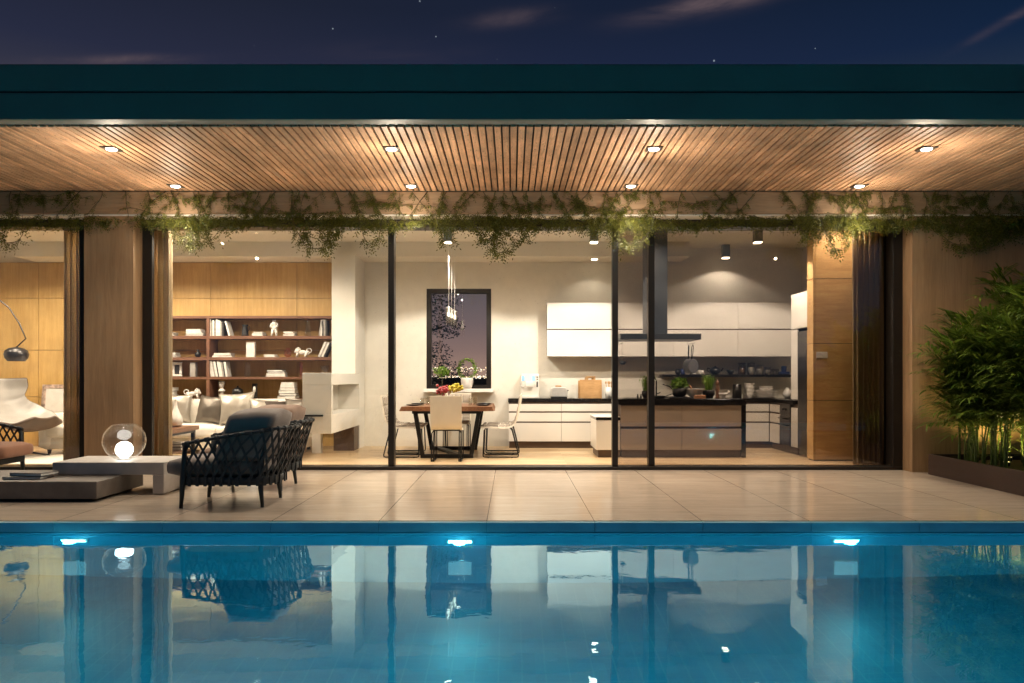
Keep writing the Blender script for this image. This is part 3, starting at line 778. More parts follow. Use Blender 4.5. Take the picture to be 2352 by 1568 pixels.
def chair():   # local: faces +x (back at -x), seat centre at origin
    t = thing('dining_chair', '-', 'chair', (0, 0, 0), 'dining chairs round the table')
    prof = [(.29, .468), (.25, .480), (.0, .475), (-.12, .478), (-.20, .50), (-.245, .55), (-.275, .64), (-.31, .80), (-.335, .98)]
    def arc(u):  # smooth point on profile
        f = u * (len(prof) - 1); i = min(int(f), len(prof) - 2); w = f - i
        g = lambda j: Vector((prof[max(0, min(len(prof) - 1, j))][0], prof[max(0, min(len(prof) - 1, j))][1]))
        p0, p1, p2, p3 = g(i - 1), g(i), g(i + 1), g(i + 2)
        return .5 * ((2 * p1) + (p2 - p0) * w + (2 * p0 - 5 * p1 + 4 * p2 - p3) * w * w + (3 * p1 - p0 - 3 * p2 + p3) * w ** 3)
    M_ = 40; hw = .232
    def strip(mb, u0, u1, y0, y1, off, th, n_, rnd_=0.0):
        vs = []
        for i in range(n_ + 1):
            u_ = u0 + (u1 - u0) * i / n_; p = arc(u_); tg = (arc(min(1, u_ + .01)) - arc(max(0, u_ - .01))).normalized(); nn = Vector((tg.y, -tg.x))   # towards the sitter
            if nn.y < 0 and u_ < .4: nn = -nn
            if nn.x < 0 and u_ >= .4: nn = -nn
            edge = rnd_ * (1 - min(1, min(i, n_ - i) / 1.0))
            for y, d in ((y0, off), (y0 + .012, off + th - edge), (y1 - .012, off + th - edge), (y1, off)):
                q = p + nn * d; vs.append((q.x, y, q.y))
        fs = [(i * 4 + j, i * 4 + (j + 1) % 4, i * 4 + 4 + (j + 1) % 4, i * 4 + 4 + j) for i in range(n_) for j in range(4)]
        mb.add(vs, fs + [(0, 1, 2, 3), tuple(n_ * 4 + j for j in (3, 2, 1, 0))], False)
    b = MB(); strip(b, 0, 1, -hw, hw, -.016, .016, M_)
    sh = b.build('seat_shell', SHELLW, t)
    bv = sh.modifiers.new('round', 'BEVEL'); bv.width = .006; bv.segments = 2; bv.limit_method = 'ANGLE'
    b = MB(); rows = 9
    for r_ in range(rows):
        u0, u1 = .03 + .95 * r_ / rows, .03 + .95 * (r_ + 1) / rows
        for c_ in range(3):
            y0 = -hw + .012 + c_ * (2 * hw - .024) / 3; strip(b, u0 + .006, u1 - .006, y0 + .004, y0 + (2 * hw - .024) / 3 - .004, .001, .018, 5, .010)
    b.build('quilted_pad', STRIPE, t)
    for sy in (-1, 1):
        b = MB(); y = sy * .19
        for o in (0, .028):
            yo = y + sy * o
            b.tube([(-.17, y, .468), (-.205, yo, .42), (-.30, yo, .045), (-.295, yo, .018), (-.27, yo, .012), (.22, yo, .012), (.245, yo, .018), (.25, yo, .045), (.235, yo, .43), (.20, y, .463)], .0085, 8)
        for xx in (-.2, .17): b.lathe([(.014, 0), (.014, .006), (.01, .008)], (xx, y + sy * .014, 0), 10)
        b.build('leg', BLACKM, t)
    for xx_ in (-.17, .18):
        b = MB(); b.tube([(xx_, -.2, .462), (xx_, .2, .462)], .008); b.build('stretcher', BLACKM, t)
    return t
ch = chair()
spots = [((-1.70, 12.08), 0, 'quilted dining chair left of the table, the one nearer the glass doors'),
         ((-1.72, 12.72), 0, 'quilted dining chair left of the table, the one nearer the window'),
         ((-.20, 12.08), math.pi, 'quilted dining chair right of the table, the one nearer the glass doors'),
         ((-.18, 12.72), math.pi, 'quilted dining chair right of the table, the one nearer the window'),
         ((-.975, 11.56), math.pi / 2, 'cream backed dining chair at the near end of the table, seen from behind'),
         ((-.96, 13.30), -math.pi / 2, 'dining chair at the far end of the table under the window')]
for i, ((x, y), a, lb) in enumerate(spots):
    o = ch if i == 0 else copy_tree(ch)
    o.location = (x, y, 0); o.rotation_euler.z = a; o['label'] = lb
# things on the table
TZ = .804
b = MB(); b.lathe([(.06, 0), (.075, .02), (.082, .05), (.06, .10), (.026, .15), (.019, .19), (.023, .215), (.018, .215), (.014, .19)], (-1.02, 12.35, TZ), 28)
single('bud_vase', b, CERAM, 'white narrow necked vase holding grapes in the middle of the dining table', 'vase')
def grapes(c, m, label, n, seed, sx=.12):
    r = random.Random(seed); t = thing('grape_bunch', label, 'grapes', c, 'grapes in the table vase'); b = MB()
    for _ in range(n):
        q = Vector((max(-.11, min(.11, r.gauss(0, sx * .42))), r.gauss(0, .035), r.gauss(0, .026))); b.ball(Vector(c) + q + Vector((0, 0, -.12 * abs(q.x) + .01)), .024, nu=8, nv=6)
    b.build('grape_berries', m, t)
    q = MB(); q.tube([Vector(c) + Vector((0, 0, -.05)), Vector(c) + Vector((0, 0, .04)), Vector(c) + Vector((.06, 0, .05))], .004, 6); q.build('stalk', STEMM, t)
grapes((-1.10, 12.35, 1.05), GRAPER, 'dark red grape bunch hanging beside the vase neck', 55, 2)
grapes((-.90, 12.35, 1.075), GRAPEY, 'yellow green grape bunch draped over the vase towards the window pot', 60, 3)
def tumbler(x, y, z, r, h, label, group=None, name='drinking_glass', m=THIN):
    b = MB(); b.shell([(r * .86, .004), (r, h), (r * .95, h), (r * .8, .008)], (x, y, z), 20); b.lathe([(r * .86, 0), (r * .86, .006)], (x, y, z), 20)
    return single(name, b, m, label, 'glass', group)
for i, (x, y, nm) in enumerate(((-1.42, 12.05, 'left front'), (-1.36, 12.25, 'left inner'), (-.66, 12.05, 'right front'), (-.60, 12.3, 'right inner'), (-1.40, 12.85, 'left rear'), (-.62, 12.9, 'right rear'))):
    tumbler(x, y, TZ, .036, .125, 'clear drinking glass at the %s place setting of the dining table' % nm, 'glasses on the dining table')
for i, (x, y, nm) in enumerate(((-1.56, 12.1, 'left near'), (-1.56, 12.7, 'left far'), (-.46, 12.1, 'right near'), (-.46, 12.7, 'right far'))):
    b = MB(); b.lathe([(.06, 0), (.10, .008), (.125, .018), (.122, .022), (.09, .012), (0, .010)], (x, y, TZ), 28); single('plate', b, BLACK, 'black dinner plate at the %s place of the dining table' % nm, 'plate', 'plates on the dining table')
# pendants
for i, (x, y, nm) in enumerate(((-1.02, 12.28, 'nearest'), (-1.0, 12.60, 'middle'), (-.972, 12.90, 'farthest'))):
    t = thing('pendant_lamp', '%s of three clear glass cylinder pendants above the dining table' % nm, 'pendant lamp', (x, y, 2.10), 'pendants above the dining table')
    b = MB(); b.tube([(x, y, 2.38), (x + .004, y, 2.9), (x - .006, y, 3.3), (x, y, CEI - .02 if y < 13.2 else 3.35)], .0045 if i == 0 else .003, 6); b.build('cord', CERAM, t)
    b = MB(); b.lathe([(.05, -.02), (.05, -.001)], (x, y, CEI), 20); b.build('ceiling_cap', STEEL, t)
    b = MB(); b.shell([(.046, .0), (.046, .27), (.044, .27), (.044, 0)], (x, y, 2.10), 24); b.build('glass_cylinder', THIN, t)
    b = MB(); b.lathe([(.047, .27), (.047, .278), (.012, .282), (.012, .30), (.0, .30)], (x, y, 2.10), 20); cap_ = b.build('lamp_cap', STEEL, t)
    b = MB(); b.lathe([(.012, .135), (.024, .15), (.026, .18), (.022, .205), (.012, .215), (.012, .27)], (x, y, 2.10), 16); b.build('bulb', BULB, cap_)
# window sill
t = thing('bonsai', 'small leafy bonsai standing on the window sill behind the grapes', 'plant', (-1.27, 13.80, 1.048))
b = MB(); b.tube([(-1.27, 13.80, 1.09), (-1.262, 13.8, 1.18), (-1.275, 13.8, 1.30)], [.012, .008, .005], 8); b.build('trunk', STEMM, t)
b = MB(); b.lathe([(.05, 0), (.065, .045), (.058, .045), (.05, .03), (0, .03)], (-1.27, 13.80, 1.048), 20); b.build('pot', BLACK, t)
def leafcloud(mb, c, rx, ry, rz, n, size, seed, elong=.45, keep=None):
    r = random.Random(seed); k = 0
    while k < n:
        p = Vector((r.uniform(-1, 1), r.uniform(-1, 1), r.uniform(-1, 1)))
        if p.length > 1: continue
        q = Vector((p.x * rx, p.y * ry, p.z * rz))
        if keep and not keep(p, q, r): continue
        k += 1
        d = Vector((r.gauss(0, 1), r.gauss(0, 1), r.gauss(0, .7))).normalized(); s_ = d.orthogonal().normalized()
        s_ = Matrix.Rotation(r.uniform(0, 6.28), 3, d) @ s_
        L = size * r.uniform(.7, 1.25); a = Vector(c) + q
        mb.add([a, a + d * L * .5 + s_ * L * elong * .5, a + d * L, a + d * L * .5 - s_ * L * elong * .5], [(0, 1, 2, 3)], False)
b = MB(); leafcloud(b, (-1.275, 13.80, 1.36), .15, .10, .09, 420, .04, 4); b.build('foliage', HERB, t)
t = thing('potted_wreath', 'white flower pot with an ivy hoop on the window sill', 'plant', (-.815, 13.80, 1.048))
b = MB(); b.lathe([(.075, 0), (.095, .05), (.112, .12), (.110, .17), (.102, .2), (.094, .2), (.095, .16), (0, .16)], (-.815, 13.80, 1.048), 32); b.build('pot', CERAMM, t)
b = MB(); hoop = [(-.815 + .16 * math.cos(a), 13.80, 1.45 + .17 * math.sin(a)) for a in [math.radians(-70 - i * 10.0) for i in range(0, 23)]]
hoop = [(-.815 + .155 * math.sin(a) * (1.0 if abs(a) < 2.2 else .8), 13.80, 1.40 + .175 * math.cos(a)) for a in [(-2.75 + 5.5 * i / 40) for i in range(41)]]
b.tube([(-.83, 13.8, 1.20)] + hoop + [(-.80, 13.8, 1.20)], .005, 6); b.build('stem', STEMM, t)
b = MB()
for i, p in enumerate(hoop): leafcloud(b, p, .034, .035, .034, 15, .034, 50 + i)
b.build('foliage', HERB, t)

# ------------------------------------------------------------------ living room: fireplace, sofa, table, lounge chair, lamp
t = thing('fireplace', 'white block fireplace with an open side niche in front of the column', 'fireplace', (-2.9, 12.2, 0))
b = MB(); zt, zb, n0, n1 = 1.32, .416, .70, 1.14
x0, x1, y0, y1 = -3.11, -2.68, 11.31, 13.425
b.box(x0, x1, y0, y1, n1, zt, .004); b.box(x0, x1, y0, y1, zb, n0, .004)
b.box(x0, x1, y0, y0 + .09, n0, n1); b.box(x0, x0 + .06, y0 + .09, y1 - .07, n0, n1); b.box(x0, x1, y1 - .07, y1, n0, n1)
b.build('body', FIREP, t)
b = MB(); b.box(x0 - .02, -2.80, y0 - .035, y0 - .004, .672, .70, .002); b.box(x0 - .02, -2.96, y0 - .03, y0 - .004, .632, .668, .002); b.build('hearth_plate', BLACKM, t)
b = MB(); b.box(-3.05, -2.70, 13.02, 13.42, 0, .412); b.build('base', PLINTH, t)
t = thing('low_bench', 'brown wooden low bench running along under the fireplace', 'bench', (-3.7, 12.6, 0))
b = MB(); b.box(-3.80, -3.36, 11.55, 12.42, .06, .41, .004); b.build('body', WALNUT, t)
b = MB(); b.box(-3.75, -3.42, 11.65, 12.36, 0, .058); b.build('plinth', BLACKM, t)
b = MB(); b.box(-3.30, -3.15, 12.55, 12.68, 0, 1.06, .004)
single('tower_speaker', b, WHITE, 'slim white tower speaker standing beside the fireplace block', 'speaker')
t = thing('sofa', 'long cream upholstered sofa under the bookshelf', 'sofa', (-5.6, 12.9, 0))
for i in range(3):
    b = MB(); xa = -7.62 + i * 1.39; v_, f_ = soft_box(xa, xa + 1.375, 12.40, 13.12, .255, .46, .06, crown=.025); b.add(v_, f_, True); b.build('seat_cushion', UPHOL, t)
b = MB(); b.box(-7.66, -3.42, 12.44, 13.40, .075, .27, .03, 3); b.build('base', UPHOL, t)
b = MB(); v_, f_ = soft_box(-7.66, -3.42, 13.1, 13.41, .26, .88, .09); b.add(v_, f_, True); b.build('backrest', UPHOL, t)
for xa in (-7.72, ):
    b = MB(); v_, f_ = soft_box(xa - .04, xa + .22, 12.42, 13.4, .075, .66, .09); b.add(v_, f_, True); b.build('armrest', UPHOL, t)
b = MB()
for xx in (-7.6, -5.6, -3.55):
    for yy in (12.52, 13.3): b.lathe([(.025, 0), (.035, .075)], (xx, yy, 0), 10)
b.build('feet', BLACKM, t)
def pillow(c, w, h, d, rx, ry, rz, m, label, seed):
    """square scatter cushion, pointed corners, creased"""
    b = MB(); N = 18; r = random.Random(seed); M = Matrix.Translation(c) @ Matrix.Rotation(rz, 4, 'Z') @ Matrix.Rotation(rx, 4, 'X') @ Matrix.Rotation(ry, 4, 'Y')
    so = Vector((r.uniform(0, 50), r.uniform(0, 50), 0))
    for sgn in (-1, 1):
        vs = []
        for j in range(N + 1):
            for i in range(N + 1):
                u_, v_ = -1 + 2 * i / N, -1 + 2 * j / N
                px = u_ * (1 - .13 * (1 - v_ * v_) * abs(u_) ** 3); pz = v_ * (1 - .13 * (1 - u_ * u_) * abs(v_) ** 3)
                th = ((1 - u_ * u_) * (1 - v_ * v_)) ** .42
                cr = mnoise.noise(Vector((u_ * 2.1, v_ * 2.1, sgn)) + so) * .22 + mnoise.noise(Vector((u_ * 5.5 + v_ * 3, v_ * 2.5, sgn)) + so) * .13
                vs.append((px * w / 2, sgn * d / 2 * th * (1 + cr * (1.4 - th)), pz * h / 2 + h / 2))
        W_ = N + 1
        b.M = M; b.add(vs, [(j * W_ + i, j * W_ + i + 1, (j + 1) * W_ + i + 1, (j + 1) * W_ + i) for j in range(N) for i in range(N)], True)
    return single('cushion', b, m, label, 'cushion', 'scatter cushions on the sofa')
SZ = .468
pillow((X(402, 12.98), 12.98, SZ), .54, .52, .22, -.22, .0, .12, SATINW, 'shiny ivory cushion leftmost on the sofa, half behind the white bottle vase', 1)
pillow((X(478, 12.88), 12.88, SZ), .54, .50, .20, -.26, .05, -.25, SATIN, 'champagne satin cushion, second from the left on the sofa', 2)
pillow((X(545, 12.80), 12.80, SZ), .60, .56, .20, -.30, -.07, .16, SATINW, 'pale silver satin cushion in the middle of the sofa, the largest one', 3)
pillow((X(607, 12.84), 12.84, SZ), .50, .46, .18, -.42, .10, .55, SATINW, 'ivory cushion leaning back right of the largest silver cushion', 4)
pillow((X(640, 12.95), 12.95, SZ), .46, .42, .16, -.35, 0, .6, DCUSH, 'dark brown cushion tucked behind the ivory one on the sofa', 5)
pillow((X(676, 12.92), 12.92, SZ + .02), .46, .44, .17, -.4, 0, -.1, SATIN, 'patterned champagne cushion at the right end of the sofa', 6)
t = thing('coffee_table', 'walnut coffee table on dark steel legs in front of the sofa', 'table', (-5.5, 11.6, 0))
b = MB(); b.box(-6.35, -4.985, 11.02, 12.15, .425, .49, .005); b.build('table_top', TABLEWOOD, t)
b = MB()
for y in (11.10, 12.08):
    b.box(-6.25, -5.03, y - .03, y + .03, .385, .424)
    for xx in (-6.25, -5.08): b.box(xx, xx + .05, y - .03, y + .03, .012, .385)
b.box(-5.08, -5.03, 11.13, 12.05, .385, .424); b.box(-5.08, -5.03, 11.13, 12.05, .0, .03); b.build('frame', BLACKM, t)
b = MB(); b.box(-6.2, -5.081, 11.14, 12.04, .10, .125); b.build('lower_shelf', WALNUT, t)
for i, (h, m) in enumerate(((.04, PAPERG), (.05, PAPERD), (.03, PAPER))):
    flat_book(-5.30 - .02 * i, 11.95, .1255 + [0, .041, .092][i], .34, .24, h, .1 * i, m, 'book lying %s in the stack on the lower shelf of the coffee table' % ('lowest', 'in the middle', 'on top')[i], group='books under the coffee table')
b = MB(); b.lathe([(.045, 0), (.085, .025), (.105, .08), (.10, .14), (.06, .22), (.03, .29), (.019, .36), (.018, .41), (.021, .425), (.016, .425), (.012, .36)], (-5.185, 11.75, .491), 32)
single('bottle_vase', b, CERAM, 'white teardrop bottle vase on the corner of the coffee table', 'vase')
# lounge chair (left room)
t = thing('lounge_chair', 'white leather shell lounge chair on a dark pedestal in the left room', 'armchair', (-7.85, 12.0, 0))
b = MB(); NS, NW = 26, 14
prof = [(-8.20, 1.24), (-8.19, 1.08), (-8.14, .90), (-8.06, .74), (-7.92, .60), (-7.72, .53), (-7.50, .455), (-7.33, .475), (-7.20, .64)]
hw = [.30, .36, .31, .33, .46, .52, .50, .40, .16]
lift = [.02, .05, .10, .13, .14, .13, .10, .06, .02]
def lerp_l(L, u_):
    f = u_ * (len(L) - 1); i = min(int(f), len(L) - 2); w = f - i; w = w * w * (3 - 2 * w) * .4 + w * .6
    a, c = L[i], L[i + 1]
    return (a[0] + (c[0] - a[0]) * w, a[1] + (c[1] - a[1]) * w) if isinstance(a, tuple) else a + (c - a) * w
vs = []
for i in range(NS + 1):
    u_ = i / NS; px, pz = lerp_l(prof, u_); w = lerp_l(hw, u_); l = lerp_l(lift, u_)
    groove = -.022 if i in (7, 11, 15, 19) else 0
    for j in range(NW + 1):
        s_ = -1 + 2 * j / NW
        back = max(0, 1 - u_ * 2.4)
        q = Vector((px + .20 * back * s_ * s_ + groove * back, s_ * w, pz + l * abs(s_) ** 2.4 * 1.5 * (1 - back) + groove * (1 - back)))
        q = Matrix.Rotation(-.38, 3, 'Z') @ (q - Vector((-7.75, 0, 0))) + Vector((-7.75, 12.0, 0)); vs.append(q)
W_ = NW + 1
b.add(vs, [(i * W_ + j, i * W_ + j + 1, (i + 1) * W_ + j + 1, (i + 1) * W_ + j) for i in range(NS) for j in range(NW)], True)
sh = b.build('seat_shell', PLINTH, t); sh.data.materials.append(LEATHER)
sd = sh.modifiers.new('thick', 'SOLIDIFY'); sd.thickness = .05; sd.offset = 1; sd.material_offset = 1
ss = sh.modifiers.new('smooth', 'SUBSURF'); ss.levels = 1; ss.render_levels = 2
b = MB(); b.tube([(-7.72, 12.0, .03), (-7.72, 12.0, .52)], .03, 12)
for a in range(4):
    an = a * math.pi / 2 + .4; b.tube([(-7.72, 12.0, .10), (-7.72 + .2 * math.cos(an), 12 + .2 * math.sin(an), .05), (-7.72 + .38 * math.cos(an), 12 + .38 * math.sin(an), .018)], [.022, .018, .014], 8)
b.tube([(-7.72, 12, .42), (-7.5, 11.92, .46), (-7.3, 11.86, .55)], [.02, .016, .012], 8)
b.build('pedestal', BLACKM, t)
# arc lamp
t = thing('arc_lamp', 'arched floor lamp with a dark metal dome over the lounge chair', 'floor lamp', (-9.3, 12.3, 0))
b = MB(); dx_, dy_ = X(37.5, 12.3), 12.3
b.shell([(.125, .0), (.165, .05), (.178, .11), (.16, .17), (.11, .21), (.03, .228), (.03, .222), (.10, .203), (.15, .165), (.168, .11), (.156, .052), (.118, .004)], (dx_, dy_, 1.515), 32); b.build('lamp_dome', DSTEEL, t)
pts = []
for i in range(25):
    a = math.pi * i / 24 * .5
    pts.append((-9.3 + (dx_ + .0 + 9.3) * (math.sin(a)), dy_, 1.75 + .95 * math.cos(a) ** .9 if i else 2.70))
arc = [(-9.3, dy_, .05), (-9.3, dy_, 1.6), (-9.25, dy_, 2.2), (-9.05, dy_, 2.62), (-8.75, dy_, 2.72), (-8.42, dy_, 2.62), (-8.12, dy_, 2.38), (-7.95, dy_, 2.12), (-7.85, dy_, 1.88), (dx_, dy_, 1.74)]
b = MB(); b.tube(arc, .011, 8); b.build('arc_pole', DSTEEL, t)
b = MB(); b.lathe([(.18, 0), (.18, .05), (.02, .055)], (-9.3, dy_, 0), 28); b.build('base', CERAMM, t)
# leaning frame
t = thing('leaning_canvas', 'blank pale canvas in a mottled marble frame leaning on the oak wall', 'picture', (-7.9, 13.7, 0))
Mx = Matrix.Translation((-8.52, 13.72, 0)) @ Matrix.Rotation(-.11, 4, 'X')
b = MB(); b.M = Mx; b.box(.07, 1.0, -.01, .01, .07, 1.06); b.build('canvas', CERAMM, t)
b = MB(); b.M = Mx
for q in ((0, .07, 0, 1.13), (1.0, 1.07, 0, 1.13), (.07, 1.0, 0, .07), (.07, 1.0, 1.06, 1.13)): b.box(q[0], q[1], -.022, .022, q[2], q[3], .004)
b.build('frame', RUST, t)
b = MB(); b.box(-10.0, -3.9, 10.95, 12.2, .001, .014, .004); single('rug', b, UPHOL, 'cream rug spread under the coffee table and lounge chair', 'rug')

# ------------------------------------------------------------------ bookshelf and its contents
t = thing('bookshelf', 'wall wide walnut bookshelf fixed to the oak panelling', 'bookshelf', (-4.8, 13.7, .5))
BY0, BY1 = 13.5, 13.897
SH = [(2.30, 2.345), (1.937, 1.99), (1.559, 1.613), (1.219, 1.265), (.83, .876)]
for z0, z1 in SH:
    b = MB(); b.box(-6.9, -2.95, BY0, BY1, z0, z1, .002); b.build('shelf', WALNUT, t)
tops = [z1 for _, z1 in SH]
for i in range(4):
    b = MB(); b.box(-5.416, -5.362, BY0 + .001, BY1, SH[i + 1][1] + .001, SH[i][0] - .001); b.build('upright', WALNUTZ, t)
def zx(u_, Y=13.66): return X((530 + u_ / 4.276) / 1.3903, Y)
SHN = ['', 'top', 'second', 'third', 'lowest']
def upright_row(shelf, u0, specs, where, fy=13.63):
    z = tops[shelf] + .0008; x = zx(u0)
    for i, (w, h, lean, m) in enumerate(specs):
        b = MB(); d = .20
        b.M = Matrix.Translation((x, fy, z)) @ Matrix.Rotation(lean, 4, 'Y')
        e = min(.004, w * .16)
        b.use(m).box(0, w, -d / 2, -d / 2 + e, 0, h); b.box(0, e, -d / 2 + e, d / 2, 0, h); b.box(w - e, w, -d / 2 + e, d / 2, 0, h)
        b.use(PAPER).box(e, w - e, -d / 2 + e, d / 2 - .004, .004, h - .004)
        zmin = min(v_[2] for v_ in b.v)
        b.v = [(v_[0], v_[1], v_[2] + z - zmin) for v_ in b.v]
        single('book', b, None, '%s upright book %s' % (ORD[i], where), 'book', 'upright books in the bookshelf')
        x += w / max(.5, math.cos(lean)) + .002 + (.0 if i + 1 >= len(specs) else max(0, (math.sin(specs[i + 1][2]) - math.sin(lean))) * -0.0)
A, Gr, D = PAPER, PAPERG, PAPERD
def lies(specs_l): return specs_l
upright_row(1, 604, [(.032, .29, 0, A), (.03, .30, 0, A), (.022, .26, 0, Gr), (.034, .28, 0, A), (.018, .25, 0, D), (.034, .295, 0, A), (.022, .28, 0, A), (.026, .275, 0, A), (.024, .24, 0, Gr), (.03, .245, -.0, D)], 'from the post in the top shelf row')
b = MB(); b.M = Matrix.Translation((zx(890), 13.63, tops[1] + .001)) @ Matrix.Rotation(-.27, 4, 'Y'); b.box(0, .032, -.1, .1, 0, .265, .002)
b.v = [(x_, y_, z_ + .0) for x_, y_, z_ in b.v]; zm = min(q[2] for q in b.v); b.v = [(x_, y_, z_ + tops[1] + .001 - zm) for x_, y_, z_ in b.v]
single('book', b, PAPER, 'white slanting book closing the top shelf row, next to the black jug', 'book', 'upright books in the bookshelf')
upright_row(3, 650, [(.032, .27, -.2, A), (.03, .285, -.2, A), (.024, .26, -.19, Gr), (.034, .275, -.18, A), (.02, .25, -.18, D), (.034, .285, -.17, A), (.022, .265, -.17, A), (.028, .26, -.16, Gr), (.02, .24, -.15, D), (.034, .265, -.15, A)], 'from the post in the leaning third shelf row')
upright_row(1, 2108, [(.03, .29, .15, Gr), (.028, .29, .13, A), (.026, .28, .0, D), (.03, .29, 0, Gr), (.028, .28, 0, D)], 'of the top shelf row ending at the white column')
upright_row(2, 2100, [(.028, .29, .42, A), (.026, .285, .42, Gr), (.03, .28, .42, A), (.028, .27, .42, D)], 'of the slanting second shelf row ending at the white column')
def stack(shelf, uc, wpx, hs, where, fy=13.62):
    z = tops[shelf] + .0008; n_ = len(hs)
    for i, (h, m) in enumerate(hs):
        w = wpx / 4.276 / 1.3903 * fy / FX * (1 - .06 * i)
        pos = ('bottom' if i == 0 else 'top' if i == n_ - 1 else ('middle' if n_ == 3 else ORD[i]))
        flat_book(zx(uc) + rnd.uniform(-.012, .012), fy, z, w, .21, h, rnd.uniform(-.1, .1), m, '%s book of the flat stack on the %s' % (pos, where), group='books lying in the bookshelf')
        z += h + .0006
stack(1, 425, 240, [(.022, D), (.028, Gr), (.04, A), (.03, A)], 'top shelf left of the post')
stack(1, 95, 110, [(.022, A), (.02, Gr), (.022, A)], 'top shelf by the curtain')
stack(1, 1290, 150, [(.026, A), (.024, A), (.022, Gr)], 'top shelf right of the black jug')
stack(1, 1708, 150, [(.028, A), (.022, Gr), (.028, A)], 'top shelf right of the white figure')
stack(2, 810, 260, [(.024, A), (.016, Gr), (.032, A)], 'second shelf right of the post')
stack(2, 1450, 150, [(.024, A), (.026, A)], 'second shelf beside the pink jar')
stack(2, 115, 160, [(.022, A), (.03, D), (.03, A)], 'second shelf by the curtain')
stack(3, 1525, 260, [(.022, A), (.04, A), (.022, D), (.04, D)], 'third shelf left of the fireplace block')
stack(4, 1690, 250, [(.05, A), (.045, D), (.05, A), (.05, Gr), (.05, A), (.045, A)], 'lowest shelf behind the right cushions')
stack(4, 100, 110, [(.07, A), (.07, Gr), (.06, A)], 'lowest shelf by the curtain')
# ornaments
def vase(shelf, u_, prof, m, label, name='vase', cat='vase', fy=13.64, n=24):
    b = MB(); b.lathe(prof, (zx(u_, fy), fy, tops[shelf] + .001), n); return single(name, b, m, label, cat)
t = thing('jug', 'tall black flared jug with a handle on the top shelf', 'jug', (zx(1085), 13.64, tops[1] + .001))
b = MB(); b.lathe([(.064, 0), (.06, .03), (.045, .15), (.04, .18), (.056, .205), (.05, .205), (.034, .18), (0, .17)], (zx(1085), 13.64, tops[1] + .001), 24); jb_ = b.build('body', BLACK, t)
b = MB(); zz = tops[1]; xx = zx(1085); b.tube([(xx + .045, 13.64, zz + .19), (xx + .075, 13.64, zz + .18), (xx + .078, 13.64, zz + .13), (xx + .052, 13.64, zz + .09)], .007, 8); b.build('handle', BLACK, jb_)
vase(2, 437, [(.03, 0), (.052, .03), (.055, .06), (.04, .09), (.022, .105), (.026, .13), (.032, .135), (.02, .12), (0, .11)], BLACK, 'small black pitcher on the second shelf left of the post', 'pitcher', 'pitcher')
b = MB(); b.box(zx(1115), zx(1230), 13.58, 13.66, tops[2] + .001, tops[2] + .275, .003); single('marble_block_vase', b, CERAMM, 'tall white marble slab vase in the middle of the second shelf', 'vase')
b = MB(); b.box(zx(358), zx(430), 13.56, 13.66, tops[3] + .001, tops[3] + .26, .003); single('stone_block_vase', b, PAPERG, 'grey speckled square vase on the third shelf left of the post', 'vase')
def glassv(shelf, u_, prof, m, label, name='glass_vase'):
    b = MB(); b.shell(prof + [(r * .93, z + (.004 if j == 0 else 0)) for j, (r, z) in enumerate(prof)][::-1], (zx(u_), 13.63, tops[shelf] + .001), 20); single(name, b, m, label, 'vase')
glassv(1, 1945, [(.065, 0), (.05, .12), (.03, .27), (.026, .29)], THIN, 'tall tapering clear glass vase on the top shelf')
glassv(2, 1670, [(.03, 0), (.06, .03), (.072, .075), (.06, .12), (.036, .145), (.042, .17)], PINKG, 'round pink glass jar on the second shelf', 'glass_jar')
glassv(3, 1125, [(.066, 0), (.05, .15), (.04, .26)], THIN, 'tapering clear glass vase on the third shelf')
glassv(3, 1852, [(.03, 0), (.03, .24), (.028, .26)], PINKG, 'thin pink glass tube vase beside the fireplace block')
glassv(3, 2175, [(.05, 0), (.062, .1), (.082, .2)], THIN, 'flared clear glass bowl above the fireplace block', 'glass_bowl')
# ornate photo frame on third shelf
t = thing('photo_frame', 'ornate white photo frame on the third shelf by the curtain', 'picture frame', (zx(150), 13.66, tops[3] + .001))
b = MB(); fx0, fx1, fz = zx(85), zx(220), tops[3] + .001
for a in ((fx0, fx1, fz, fz + .045), (fx0, fx1, fz + .215, fz + .26), (fx0, fx0 + .045, fz + .045, fz + .215), (fx1 - .045, fx1, fz + .045, fz + .215)): b.box(a[0], a[1], 13.645, 13.67, a[2], a[3], .008)
for i in range(9):
    for zz in (fz + .015, fz + .255): b.ball((fx0 + (fx1 - fx0) * i / 8, 13.65, max(fz + .013, zz)), .013, nu=8, nv=6)
b.build('frame', STATUE, t)
b = MB(); b.box(fx0 + .046, fx1 - .046, 13.655, 13.665, fz + .046, fz + .214); b.build('picture', PAPERD, t)
b = MB(); b.box(zx(1185), zx(1252), 13.62, 13.66, tops[4] + .001, tops[4] + .27, .003); b.use(BLACK)
t = thing('small_photo_frame', 'small black photo frame above the cushions on the lowest shelf', 'picture frame', (zx(1218), 13.64, tops[4] + .001))
b.mats = []; b.mi_ = [0] * len(b.f); b.build('frame', BLACK, t)
q = MB(); q.lathe([(.022, 0), (.028, .04), (.026, .07), (.014, .10), (0, .105)], (zx(1220), 13.612, tops[4] + .115), 14); q.build('relief', STATUE, t)
